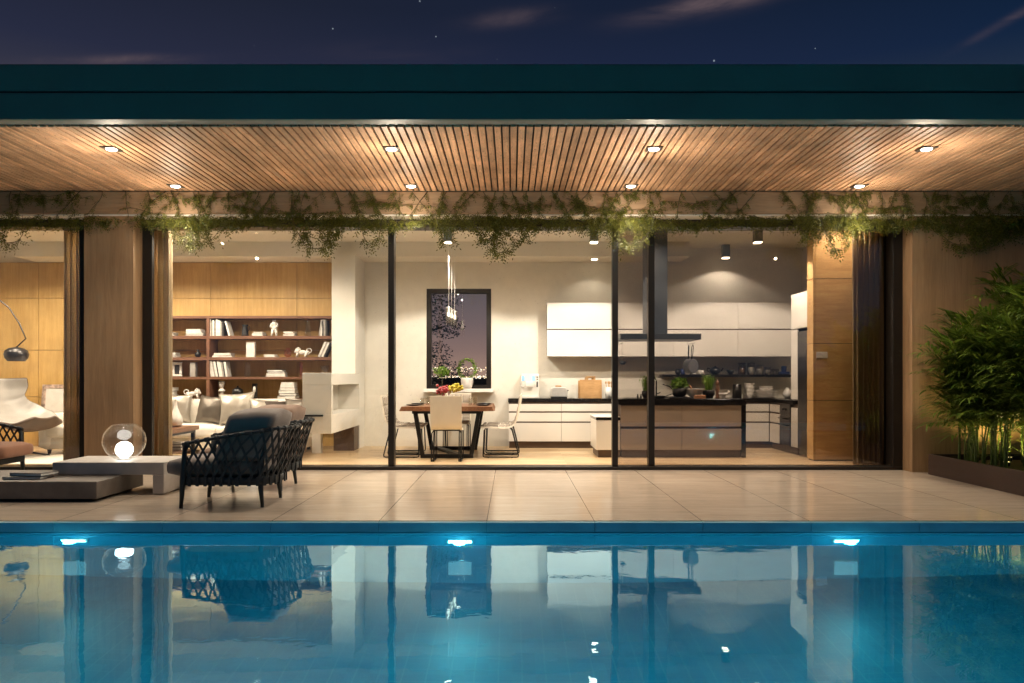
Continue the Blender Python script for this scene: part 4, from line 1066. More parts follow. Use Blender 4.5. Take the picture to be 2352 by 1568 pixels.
def lion(u_, shelf, label, fy=13.62, flip=1):
    x = zx(u_, fy); z = tops[shelf] + .001; b = MB(); k_ = flip
    b.ball((x - .02 * k_, fy, z + .085), .075, .042, .042); b.ball((x - .10 * k_, fy, z + .115), .055, .05, .06); b.ball((x - .135 * k_, fy, z + .10), .034, .03, .03)
    b.ball((x - .095 * k_, fy - .03, z + .17), .014); b.ball((x - .095 * k_, fy + .03, z + .17), .014)
    b.ball((x + .06 * k_, fy, z + .08), .045, .04, .045)
    for xx in (-.10, .05):
        for yy in (-.025, .025): b.tube([(x + xx * k_, fy + yy, z + .08), (x + (xx - .012) * k_, fy + yy, z + .035), (x + (xx - .02) * k_, fy + yy, z + .004)], [.022, .016, .017], 8)
    tl = [(x + .095 * k_ + .045 * math.sin(a) * k_, fy, z + .115 - .042 * math.cos(a)) for a in [i * .5 for i in range(10)]]
    b.tube(tl, .009, 7)
    single('lion_figurine', b, STATUE, label, 'figurine')
lion(1880, 2, 'white lion figurine with a curled tail on the second shelf')
lion(352, 4, 'white lion figurine on the lowest shelf above the left cushions', flip=-1)
fx, fy, fz = zx(1487), 13.62, tops[1] + .001
b = MB(); b.ball((fx, fy, fz + .15), .05, .04, .07); b.ball((fx, fy, fz + .215), .058, .045, .045); b.ball((fx, fy - .005, fz + .262), .028, .028, .03)
for s_ in (-1, 1):
    b.tube([(fx + s_ * .022, fy, fz + .12), (fx + s_ * .036, fy, fz + .06), (fx + s_ * .044, fy - .01, fz + .003)], [.03, .02, .017], 8)
    b.tube([(fx + s_ * .045, fy, fz + .225), (fx + s_ * .062, fy - .02, fz + .18), (fx + s_ * .03, fy - .045, fz + .15)], [.02, .016, .013], 8); b.ball((fx + s_ * .022, fy, fz + .285), .012)
single('standing_figurine', b, STATUE, 'white standing creature figurine on the top shelf', 'figurine')
fx, fz = zx(768), tops[4] + .001
b = MB(); b.lathe([(.05, 0), (.05, .02), (.03, .04), (.028, .12), (.06, .13), (.062, .145), (.034, .17), (.03, .19)], (fx, 13.64, fz), 18); b.ball((fx, 13.635, fz + .245), .048, .052, .062); b.ball((fx, 13.585, fz + .238), .009, .014, .014); b.lathe([(.052, .262), (.055, .28), (.046, .31), (0, .318)], (fx, 13.64, fz), 18)
single('head_bust', b, STATUE, 'white head bust on the lowest shelf above the cushions', 'bust')
b = MB(); b.lathe([(.05, 0), (.085, .05), (.10, .11), (.09, .16), (.04, .195), (.012, .20), (.018, .225), (0, .23)], (zx(990), 13.62, tops[4] + .001), 22); single('lidded_pot', b, BLACK, 'round black lidded pot on the lowest shelf', 'pot')

# ------------------------------------------------------------------ kitchen
def fronts_x(t, xs, zs, y, m, th=.02):
    for i in range(len(xs) - 1):
        for z0, z1 in zs:
            b = MB(); b.box(xs[i] + .0025, xs[i + 1] - .0025, y, y + th, z0, z1, .002); b.build('drawer_front', m, t)
t = thing('base_cabinet', 'long cream base cabinet with black worktop along the kitchen back wall', 'cabinet', (2.2, 13.7, 0))
b = MB(); b.box(-.055, 5.28, 13.505, 13.895, .12, .815); b.build('carcass', PLINTH, t)
fronts_x(t, [-.06, .875, 1.81, 2.745, 3.68, 4.55], [(.122, .448), (.474, .627), (.654, .784)], 13.484, WHITE)
b = MB(); b.box(-.07, 5.28, 13.47, 13.899, .8165, .88, .003); b.build('worktop', COUNTER, t)
b = MB(); b.box(-.05, 5.2, 13.54, 13.88, .001, .119); b.build('plinth', PLINTH, t)
t = thing('corner_cabinet', 'cream corner base cabinet next to the built in oven', 'cabinet', (4.9, 13.1, 0))
b = MB(); b.box(4.575, 5.28, 12.98, 13.465, .12, .815); b.build('carcass', PLINTH, t)
for z0, z1 in ((.122, .448), (.474, .627), (.654, .784)):
    b = MB(); b.box(4.553, 4.573, 12.985, 13.46, z0, z1, .002); b.build('drawer_front', WHITE, t)
b = MB(); b.box(4.54, 5.28, 12.31, 13.468, .8165, .88, .003); b.build('worktop', COUNTER, t)
b = MB(); b.box(4.61, 5.2, 12.3, 13.5, .001, .119); b.build('plinth', PLINTH, t)
t = thing('oven', 'dark built in oven below the corner worktop', 'oven', (4.9, 12.73, .12))
b = MB(); b.box(4.575, 5.2, 12.49, 12.975, .12, .815); b.build('body', DSTEEL, t)
b = MB(); b.box(4.555, 4.574, 12.495, 12.97, .125, .61, .003); od_ = b.build('door', DSTEEL, t)
b = MB(); b.box(4.556, 4.574, 12.495, 12.97, .63, .81, .003); b.build('control_panel', DSTEEL, t)
for y in (12.66, 12.80):
    b = MB(); b.M = Matrix.Translation((4.555, y, .72)) @ Matrix.Rotation(-math.pi / 2, 4, 'Y'); b.lathe([(.022, 0), (.02, .02)], (0, 0, 0), 14); b.build('knob', BLACK, t)
for z in (.57, .46):
    b = MB(); b.tube([(4.525, 12.52, z), (4.525, 12.945, z)], .009, 8); b.box(4.526, 4.555, 12.53, 12.545, z - .006, z + .006); b.box(4.526, 4.555, 12.92, 12.935, z - .006, z + .006); b.build('handle', BLACKM, od_)
t = thing('tall_cabinet', 'tall cream cabinet over and beside the dark fridge', 'cabinet', (4.9, 12.1, 0))
b = MB(); b.box(4.60, 5.28, 11.665, 12.485, 2.02, 2.60); b.box(4.60, 5.28, 12.205, 12.485, .885, 2.02); b.box(4.60, 5.28, 12.205, 12.485, .12, .812); b.build('carcass', PLINTH, t)
for y0, y1, z0, z1 in ((11.668, 12.48, 2.035, 2.598), (12.207, 12.483, .90, 2.02), (12.207, 12.483, .125, .76)):
    b = MB(); b.box(4.572, 4.598, y0, y1, z0, z1, .002); b.build('door', WHITE, t)
t = thing('refrigerator', 'tall dark steel refrigerator between the oak partition and the cream cabinet', 'refrigerator', (4.9, 11.93, 0))
b = MB(); b.box(4.60, 5.25, 11.67, 12.20, .03, 1.99, .004); b.build('body', DSTEEL, t)
for y0, y1 in ((11.675, 11.80), (11.808, 12.195)):
    b = MB(); b.box(4.572, 4.599, y0, y1, .12, 1.985, .005); od_ = b.build('door', DSTEEL, t)
b = MB(); b.box(4.562, 4.572, 11.79, 11.815, .5, 1.7, .003); b.build('handle', BLACKM, od_)
t = thing('wall_cabinet', 'cream wall cabinets in two rows along the kitchen back wall', 'cabinet', (2.8, 13.7, 1.6))
b = MB(); b.box(.63, 5.28, 13.572, 13.898, 1.632, 2.578); b.build('carcass', PLINTH, t)
for i, (xa, xb) in enumerate(((.62, 1.75), (1.75, 2.88), (2.88, 4.02), (4.02, 5.16))):
    for z0, z1 in ((1.627, 2.098), (2.118, 2.582)):
        b = MB(); b.box(xa + .002, xb - .002, 13.55, 13.57, z0, z1, .002); b.build('door', WHITE, t)
# island
t = thing('kitchen_island', 'greige kitchen island with black worktop and waterfall side panel', 'kitchen island', (2.6, 12.3, 0))
b = MB(); b.box(1.71, 3.57, 11.925, 12.68, .12, .82); b.build('carcass', PLINTH, t)
fronts_x(t, [1.695, 2.652, 3.585], [(.122, .452), (.488, .815)], 11.90, GREYLAC)
b = MB(); b.box(1.66, 3.655, 11.87, 12.72, .826, .917, .003); b.build('worktop', COUNTER, t)
b = MB(); b.box(3.59, 3.65, 11.885, 12.70, .002, .825, .002); b.build('side_panel', COUNTER, t)
b = MB(); b.box(1.72, 3.58, 11.96, 12.66, .001, .119); b.build('plinth', PLINTH, t)
t = thing('island_extension', 'low cream side unit with a pale top at the left end of the island', 'cabinet', (1.5, 12.3, 0))
b = MB(); b.box(1.316, 1.69, 11.905, 12.76, .12, .585, .003); b.build('body', WHITE, t)
b = MB(); b.box(1.312, 1.692, 11.90, 12.765, .586, .629, .002); b.build('shelf_band', COUNTER, t)
b = MB(); b.box(1.30, 1.692, 11.895, 12.77, .63, .637, .001); b.build('top', CERAMM, t)
b = MB(); b.box(1.35, 1.69, 11.95, 12.7, .001, .119); b.build('plinth', PLINTH, t)
# hood and hanging pans
t = thing('extractor_hood', 'grey steel chimney hood hanging over the island', 'cooker hood', (2.33, 12.25, 1.85))
b = MB(); b.box(2.17, 2.49, 12.2, 12.66, 1.943, CEI - .001, .004); b.build('chimney', HOODM, t)
b = MB(); b.box(1.70, 2.97, 11.95, 12.72, 1.85, 1.942, .005); b.build('canopy', HOODM, t)
b = MB()
for x in (1.76, 2.90):
    b.tube([(x, 12.1, 1.80), (x, 12.6, 1.80)], .006); b.tube([(x, 12.12, 1.80), (x, 12.12, 1.85)], .005); b.tube([(x, 12.58, 1.80), (x, 12.58, 1.85)], .005)
b.build('hanging_rail', STEEL, t)
PANG = mat('grey_pan_coating', (.14, .145, .16), .4, .2)
def hung_pan(x, y, r, h, ang, m, label, name='saucepan'):
    t = thing(name, label, 'pan', (x, y, 1.795))
    Mx = Matrix.Translation((x, y, 1.785)) @ Matrix.Rotation(ang, 4, 'Z') @ Matrix.Rotation(.12, 4, 'Y')
    b = MB(); b.M = Mx @ Matrix.Translation((0, 0, -.24 - r)) @ Matrix.Rotation(-math.pi / 2, 4, 'X')
    b.lathe([(r * .92, 0), (r, .012), (r, h), (r * .96, h), (r * .95, .015), (0, .012)], (0, 0, -h / 2), 28); body_ = b.build('body', m, t)
    b = MB(); b.M = Mx; b.tube([(0, 0, -.245), (-.018, 0, -.15), (-.016, 0, -.03), (0, 0, 0), (.016, 0, -.03), (.018, 0, -.15), (.004, 0, -.24)], .006, 7); b.build('handle', BLACKM, body_)
hung_pan(2.915, 12.28, .115, .13, .55, PANG, 'grey saucepan hanging from the right side of the hood')
hung_pan(2.895, 12.48, .125, .05, 1.05, STEEL, 'steel frying pan hanging behind the saucepan on the hood', 'frying_pan')
t = thing('ladle', 'dark ladle hanging from the left side of the hood', 'ladle', (1.76, 12.2, 1.8))
b = MB(); b.tube([(1.76, 12.2, 1.795), (1.765, 12.2, 1.52)], .007); b.build('handle', STEEL, t)
b = MB(); b.ball((1.775, 12.2, 1.485), .045, .045, .03); b.tube([(1.775, 12.2, 1.48), (1.83, 12.2, 1.50)], .012); b.build('bowl', BLACKM, t)
b = MB(); b.box(2.69, 5.02, 13.64, 13.897, 1.262, 1.306, .002); single('wall_shelf', b, COUNTER, 'black wall shelf carrying jars and teapot in the kitchen', 'shelf')
def kx(u_, Y=13.77): return X((1950 + u_ / 3.36) / 1.3903, Y)
WS = 1.307
def put(name, prof, u_, m, label, cat, y=13.77, z=WS, n=22):
    b = MB(); b.lathe(prof, (kx(u_, y), y, z), n); return single(name, b, m, label, cat)
put('round_jar', [(.03, 0), (.052, .03), (.055, .06), (.04, .09), (.02, .10), (0, .105)], 722, BLACK, 'dark round jar leftmost on the black wall shelf', 'jar')
put('cup', [(.035, 0), (.04, .02), (.045, .10), (.04, .10), (.034, .02), (0, .015)], 776, COBALT, 'dark blue cup on the black wall shelf beside the round jar', 'cup')
t = thing('stacked_saucers', 'small dark saucers and cup under the hanging saucepan', 'saucers', (kx(832), 13.77, WS))
b = MB(); b.lathe([(.04, 0), (.085, .012), (.085, .018), (.0, .012)], (kx(832), 13.77, WS), 22); b.build('saucer', BLACK, t)
b = MB(); b.lathe([(.03, .02), (.04, .04), (.042, .12), (.036, .12), (0, .03)], (kx(832), 13.77, WS), 20); b.build('cup', BLACK, t)
for u_, nm in ((890, 'left'), (972, 'right')):
    t = thing('tea_cup', 'white tea cup and saucer on the wall shelf, %s of the pair' % nm, 'cup', (kx(u_), 13.77, WS))
    b = MB(); b.lathe([(.035, 0), (.08, .01), (.082, .014), (0, .008)], (kx(u_), 13.77, WS), 22); b.build('saucer', CERAM, t)
    b = MB(); b.lathe([(.02, .012), (.036, .03), (.05, .075), (.046, .075), (.03, .03), (0, .022)], (kx(u_), 13.77, WS), 22); b.build('bowl', CERAM, t)
    b = MB(); b.tube([(kx(u_) - .045, 13.77, WS + .065), (kx(u_) - .07, 13.77, WS + .06), (kx(u_) - .065, 13.77, WS + .035), (kx(u_) - .04, 13.77, WS + .035)], .004, 6); b.build('handle', CERAM, t)
x = kx(1122); t = thing('teapot', 'black cast iron teapot on the wall shelf', 'teapot', (x, 13.77, WS))
b = MB(); b.lathe([(.05, 0), (.085, .03), (.098, .065), (.085, .10), (.05, .125), (.03, .135), (.012, .138), (.016, .152), (0, .156)], (x, 13.77, WS), 26); tb_ = b.build('body', BLACK, t)
b = MB(); b.tube([(x + .08, 13.77, WS + .06), (x + .12, 13.77, WS + .08), (x + .145, 13.77, WS + .12)], [.018, .013, .009], 8); b.build('spout', BLACK, tb_)
b = MB(); b.tube([(x - .09, 13.77, WS + .10), (x - .14, 13.77, WS + .115), (x - .15, 13.77, WS + .07), (x - .10, 13.77, WS + .04)], .008, 8); b.build('handle', BLACK, tb_)
put('small_bowl', [(.03, 0), (.035, .01), (.085, .085), (.08, .085), (.03, .015), (0, .012)], 1288, BLACK, 'black footed bowl right of the teapot on the wall shelf', 'bowl')
for u_, h, r, nm, fill in ((1408, .19, .068, 'first and darkest', SPICE), (1506, .19, .068, 'second', PAPERG), (1600, .155, .06, 'third', PAPERG), (1685, .115, .055, 'fourth and lowest', PAPERG)):
    t = thing('storage_jar', 'glass storage jar on the wall shelf, %s from the teapot' % nm, 'jar', (kx(u_), 13.77, WS), 'storage jars on the wall shelf')
    b = MB(); b.shell([(r, 0), (r, h), (r * .95, h), (r * .95, .004)], (kx(u_), 13.77, WS), 20); b.build('glass', THIN, t)
    b = MB(); b.lathe([(r * .93, .004), (r * .93, h * .7)], (kx(u_), 13.77, WS), 18); b.build('filling', fill, t)
    b = MB(); b.lathe([(r * 1.03, h + .001), (r * 1.03, h + .018)], (kx(u_), 13.77, WS), 20); b.build('lid', LID, t)
for u_, nm in ((1742, 'left'), (1785, 'right')): tumbler(kx(u_), 13.77, WS, .035, .10, 'small clear glass on the wall shelf, %s of the pair' % nm, 'glasses on the wall shelf')
t = thing('coffee_grinder', 'dark blue hand grinder at the right end of the wall shelf', 'grinder', (kx(1858), 13.77, WS))
b = MB(); b.box(kx(1858) - .085, kx(1858) + .085, 13.70, 13.84, WS, WS + .05, .004); b.build('base', COBALT, t)
b = MB(); b.lathe([(.04, .05), (.045, .07), (.05, .13), (.05, .15), (0, .155)], (kx(1858), 13.77, WS), 20); b.build('hopper', COBALT, t)
# things on the island
IT = .918; IY = 12.3
def pot_plant(u_, y, label, kind, seed, pr=.085, ph=.12):
    x = kx(u_, y); t = thing('herb_pot', label, 'potted herb', (x, y, IT), 'potted herbs on the island')
    b = MB(); b.lathe([(pr * .7, 0), (pr, ph * .5), (pr * .95, ph * .9), (pr * .86, ph), (pr * .8, ph * .97), (pr * .8, ph * .85), (0, ph * .85)], (x, y, IT), 24); b.build('pot', BLACK, t)
    b = MB(); r = random.Random(seed)
    if kind == 'basil': leafcloud(b, (x, y, IT + ph + .095), .12, .10, .105, 330, .055, seed, .75)
    else:
        for i in range(190):
            a, q = r.uniform(0, 6.28), r.uniform(0, .06); p0 = Vector((x + q * math.cos(a), y + q * math.sin(a), IT + ph * .9))
            p1 = p0 + Vector((math.cos(a) * r.uniform(0, .09), math.sin(a) * r.uniform(0, .07), r.uniform(.12, .25))); sd_ = Vector((-math.sin(a), math.cos(a), 0)) * .004
            pm = p0.lerp(p1, .6) + Vector((0, 0, .02))
            b.add([p0 - sd_, p0 + sd_, pm + sd_, pm - sd_, p1], [(0, 1, 2, 3), (3, 2, 4)], False)
            if i % 3 == 0: leafcloud(b, p1, .02, .02, .02, 3, .03, seed + i)
    b.build('foliage', HERB, t)
pot_plant(392, IY, 'yellow green herb pot on the island behind the door post', 'chive', 5, .09)
pot_plant(1050, IY, 'tall feathery herb in a dark pot on the island beside the pepper mill', 'chive', 9, .095, .13)
x = kx(738, IY); t = thing('saucepan_with_basil', 'dark saucepan holding a basil bush on the island hob', 'saucepan', (x, IY, IT))
b = MB(); b.lathe([(.085, .028), (.11, .06), (.115, .16), (.108, .16), (.10, .06), (0, .05)], (x, IY, IT), 26); b.build('body', BLACKM, t)
b = MB(); b.tube([(x - .11, IY, IT + .14), (x - .16, IY, IT + .19), (x - .27, IY, IT + .225)], .009, 8); b.build('handle', BLACKM, t)
b = MB(); leafcloud(b, (x, IY, IT + .235), .115, .10, .10, 330, .06, 21, .75); b.build('foliage', HERB, t)
b = MB(); b.box(x - .20, x + .22, IY - .2, IY + .2, IT, IT + .022, .004); b.box(x - .13, x + .13, IY - .13, IY + .13, IT + .023, IT + .027); single('gas_hob', b, BLACKM, 'black hob plate under the basil saucepan', 'hob')
x = kx(490, 12.5); t = thing('tap', 'black arched kitchen tap behind the door post', 'tap', (x, 12.5, IT))
b = MB(); b.tube([(x, 12.5, IT), (x, 12.5, IT + .28), (x - .03, 12.5, IT + .34), (x - .10, 12.5, IT + .36), (x - .17, 12.5, IT + .33), (x - .19, 12.5, IT + .27)], .013, 10); b.build('spout', BLACKM, t)
b = MB(); b.tube([(x, 12.5, IT + .06), (x + .07, 12.5, IT + .09)], .008); b.build('handle', BLACKM, t)
x = kx(525, 12.1); t = thing('frying_pan', 'small black frying pan on the island right of the door post', 'pan', (x, 12.1, IT), )
b = MB(); b.lathe([(.075, 0), (.10, .045), (.096, .045), (.072, .006), (0, .006)], (x, 12.1, IT), 24); b.build('body', BLACKM, t)
b = MB(); b.tube([(x + .09, 12.1, IT + .035), (x + .2, 12.1, IT + .075)], .009); b.build('handle', BLACKM, t)
b = MB(); b.tube([(kx(140, 12.1), 12.1, IT + .008), (kx(330, 12.1), 12.12, IT + .008)], .006); single('long_spoon', b, BLACKM, 'long black spoon lying on the island beside the door posts', 'spoon')
for i, u_ in enumerate((290, 325, 362)):
    b = MB(); b.lathe([(.014, 0), (.016, .03), (.009, .05), (.011, .065), (0, .07)], (kx(u_, 12.3), 12.3, IT), 12); single('spice_shaker', b, BLACK, '%s tiny spice shaker from the left on the island' % ORD[i], 'shaker', 'spice shakers')
put('mixing_bowl', [(.05, 0), (.06, .012), (.11, .06), (.148, .145), (.153, .152), (.142, .15), (.10, .06), (0, .02)], 900, CERAM, 'large white mixing bowl on the island', 'bowl', IY, IT, 32)
b = MB(); b.tube([(kx(905, IY), IY, IT + .06), (kx(845, IY), IY, IT + .21)], [.006, .014], 8); single('wooden_spoon', b, TERRA, 'reddish spoon standing in the white mixing bowl', 'spoon')
b = MB(); b.box(kx(900, 12.05), kx(1012, 12.05), 12.0, 12.1, IT, IT + .055, .004); single('wooden_block', b, TERRA, 'small wooden block lying in front of the mixing bowl', 'block')
put('pepper_mill', [(.03, 0), (.034, .01), (.028, .04), (.024, .09), (.032, .14), (.026, .185), (.018, .20), (.028, .225), (.03, .25), (.02, .275), (.01, .28), (.012, .30), (0, .305)], 1146, WALNUTZ, 'turned dark wood pepper mill on the island', 'pepper mill', 12.15, IT)
x = kx(1205, 12.15); t = thing('gravy_boat', 'white gravy boat at the right end of the island', 'gravy boat', (x, 12.15, IT))
b = MB(); b.lathe([(.035, 0), (.03, .015), (.06, .05), (.075, .09), (.07, .09), (.05, .05), (0, .03)], (x, 12.15, IT), 24); b.build('bowl', CERAM, t)
b = MB(); b.tube([(x + .06, 12.15, IT + .07), (x + .10, 12.15, IT + .11), (x + .085, 12.15, IT + .135)], [.02, .012, .006], 8); b.build('spout', CERAM, t)
# things on the back worktop
CT = .8805
put('canister', [(.075, 0), (.077, .005), (.077, .245), (.07, .25), (0, .25)], 1357, BLACK, 'black cylindrical canister on the back worktop', 'canister', 13.7, CT)
for i in range(4): put('cereal_bowl', [(.055, 0), (.05, .012), (.095, .06), (.10, .075), (.092, .075), (.045, .02), (0, .018)], 1490, CERAM, '%s white bowl in the stack of four beside the black canister' % ('bottom', 'second lowest', 'third', 'topmost')[i], 'bowl', 13.7, CT + i * .066)['group'] = 'stacked white bowls'
for i in range(7):
    w = .20 if i < 5 else .13
    put('plate', [(w * .6, 0), (w * .7, .004), (w, .026), (w * .99, .031), (w * .68, .012), (0, .010)], 1665, CERAMM, '%s plate from below in the grey white pile at the right of the worktop' % ORD[i], 'plate', 13.7, CT + i * .030 if i < 5 else CT + .15 + (i - 5) * .036)['group'] = 'plates piled on the worktop'
put('round_vase', [(.04, 0), (.075, .04), (.08, .09), (.055, .14), (.03, .165), (.036, .19), (.028, .19), (0, .16)], 1898, CERAM, 'small white round vase in the kitchen corner', 'vase', 13.7, CT)
def cx(u_, Y=13.7): return X((1600 + u_ / 4.127) / 1.3903, Y)
x0, x1 = cx(262), cx(500); t = thing('coffee_machine', 'white coffee machine with glowing panels at the left end of the worktop', 'coffee machine', ((x0 + x1) / 2, 13.7, CT))
b = MB(); b.box(x0, x1, 13.70, 13.88, CT + .05, CT + .44, .012, 2); b.box(x0, x1, 13.52, 13.88, CT, CT + .05, .008, 2); b.build('body', WHITE, t)
b = MB(); b.box(x0 + .075, x1 - .10, 13.60, 13.699, CT + .20, CT + .30, .01, 2); b.box(x0 + .10, x0 + .13, 13.62, 13.66, CT + .17, CT + .20); b.build('spout', CERAM, t)
for a in (.012, .20):
    b = MB(); b.box(x0 + a, x0 + a + .055, 13.693, 13.699, CT + .31, CT + .40); b.build('display', GLOWCYAN, t)
b = MB(); b.box(x1 - .045, x1 - .02, 13.694, 13.699, CT + .20, CT + .30)
for z in (.33, .37): b.M = None; b.box(x1 - .042, x1 - .02, 13.694, 13.699, CT + z, CT + z + .018)
b.build('button_strip', BLACK, t)
b = MB(); b.tube([(x0 + .02, 13.69, CT + .34), (x0 - .015, 13.68, CT + .28), (x0 - .01, 13.68, CT + .22), (x0 + .05, 13.66, CT + .19)], .008, 8); b.build('steam_pipe', STEEL, t)
x0, x1 = cx(645), cx(872); xm = (x0 + x1) / 2; t = thing('toaster', 'rounded steel toaster on the worktop', 'toaster', (xm, 13.68, CT))
b = MB(); pr = []
w = (x1 - x0) / 2
pr = [(xm - w, CT + .02), (xm - w, CT + .12)] + [(xm - w + .07 - .07 * math.cos(a * math.pi / 12) , CT + .12 + .085 * math.sin(a * math.pi / 12)) for a in range(1, 7)] + [(xm + w - .07 + .07 * math.sin(a * math.pi / 12), CT + .12 + .085 * math.cos(a * math.pi / 12)) for a in range(0, 6)] + [(xm + w, CT + .12), (xm + w, CT + .02)]
b.prism(pr, 'y', 13.60, 13.78); o = b.build('body', STEEL, t)
bv = o.modifiers.new('round', 'BEVEL'); bv.width = .02; bv.segments = 3; bv.limit_method = 'ANGLE'; bv.angle_limit = RAD(50)
b = MB(); b.box(xm - w + .01, xm + w - .01, 13.61, 13.77, CT, CT + .02); b.build('base', BLACK, t)
b = MB(); b.lathe([(.012, 0), (.012, .02)], (x1 + .012, 13.69, CT + .13), 12); b.box(x1 - .002, x1 + .01, 13.685, 13.695, CT + .13, CT + .14); b.build('lever', BLACK, t)
b = MB(); b.box(xm - .06, xm + .05, 13.68, 13.70, CT + .2, CT + .23, .006); single('toast_slice', b, BOARD, 'slice of toast sticking out of the steel toaster', 'toast')
def boardm(x0, x1, y, h, lean, tabx, label):
    b = MB(); b.M = Matrix.Translation((0, y, CT)) @ Matrix.Rotation(lean, 4, 'X'); th = .02
    b.box(x0, x1, 0, th, 0, h, .004); xm = (x0 + x1) / 2
    b.box(xm - tabx, xm - tabx * .55, 0, th, h + .0005, h + .04); b.box(xm + tabx * .55, xm + tabx, 0, th, h + .0005, h + .04); b.box(xm - tabx, xm + tabx, 0, th, h + .041, h + .062)
    single('chopping_board', b, BOARD, label, 'chopping board', 'chopping boards')
boardm(cx(1025), cx(1318), 13.80, .32, -.10, .08, 'rear chopping board of the leaning pair on the worktop')
boardm(cx(1045), cx(1335), 13.755, .335, -.12, .085, 'front chopping board with a cut out handle leaning on the worktop')
xx = cx(1420); t = thing('utensil_jar', 'white utensil jar with wooden spoons beside the chopping boards', 'jar', (xx, 13.7, CT))
b = MB(); b.lathe([(.058, 0), (.06, .2), (.054, .2), (.052, .02), (0, .02)], (xx, 13.7, CT), 24); b.build('jar', CERAM, t)
for i in range(4):
    b = MB(); a = i * 1.6; b.tube([(xx + .02 * math.cos(a), 13.7 + .02 * math.sin(a), CT + .05), (xx + .05 * math.cos(a), 13.7 + .05 * math.sin(a), CT + .26)], [.005, .007], 6); b.ball((xx + .052 * math.cos(a), 13.7 + .052 * math.sin(a), CT + .28), .018, .008, .026); b.build('spoon', BOARD, t)
t = thing('light_switch', 'white double light switch on the oak partition', 'light switch', (4.69, 11.415, 1.55))
b = MB(); sx_ = X(1888, 11.41); sz = Z(815, 11.41); b.box(sx_ - .085, sx_ + .085, 11.410, 11.4195, sz - .048, sz + .048, .003); b.build('frame', CERAM, t)
for o in (-.038, .038):
    b = MB(); b.box(sx_ + o - .034, sx_ + o + .034, 11.405, 11.4098, sz - .035, sz + .035, .002); b.build('rocker', WHITE, t)

# ------------------------------------------------------------------ climbing plant on the beam
def pinnate(mb, p, d, nrm, L, r, pairs=4, ls=.032, lw=.40):
    """a compound leaf: leaflets in pairs along a drooping midrib"""
    d = d.normalized(); nrm = (nrm - d * nrm.dot(d)).normalized(); pts = []
    for i in range(pairs + 1):
        q = p + d * L * (i + .6) / (pairs + .6) + Vector((0, 0, -.25 * L * ((i + .6) / (pairs + .6)) ** 2)); pts.append(q)
    sd_ = d.cross(nrm).normalized()
    mb.add([p - nrm * .0012, p + nrm * .0012, pts[-1] + nrm * .0008, pts[-1] - nrm * .0008], [(0, 1, 2, 3)], False)
    def leaf(q, dd):
        dd = dd.normalized(); w = dd.cross(nrm).normalized(); l = ls * r.uniform(.75, 1.25); tilt = nrm * r.uniform(-.35, .35) * l
        mb.add([q, q + dd * l * .5 + w * l * lw * .5 + tilt * .4, q + dd * l + tilt, q + dd * l * .5 - w * l * lw * .5 + tilt * .2], [(0, 1, 2, 3)], False)
    for i, q in enumerate(pts[:-1]):
        for s_ in (1, -1): leaf(q, sd_ * s_ + d * .55 + Vector((0, 0, -.25)))
    leaf(pts[-1], d)
VY = 9.96
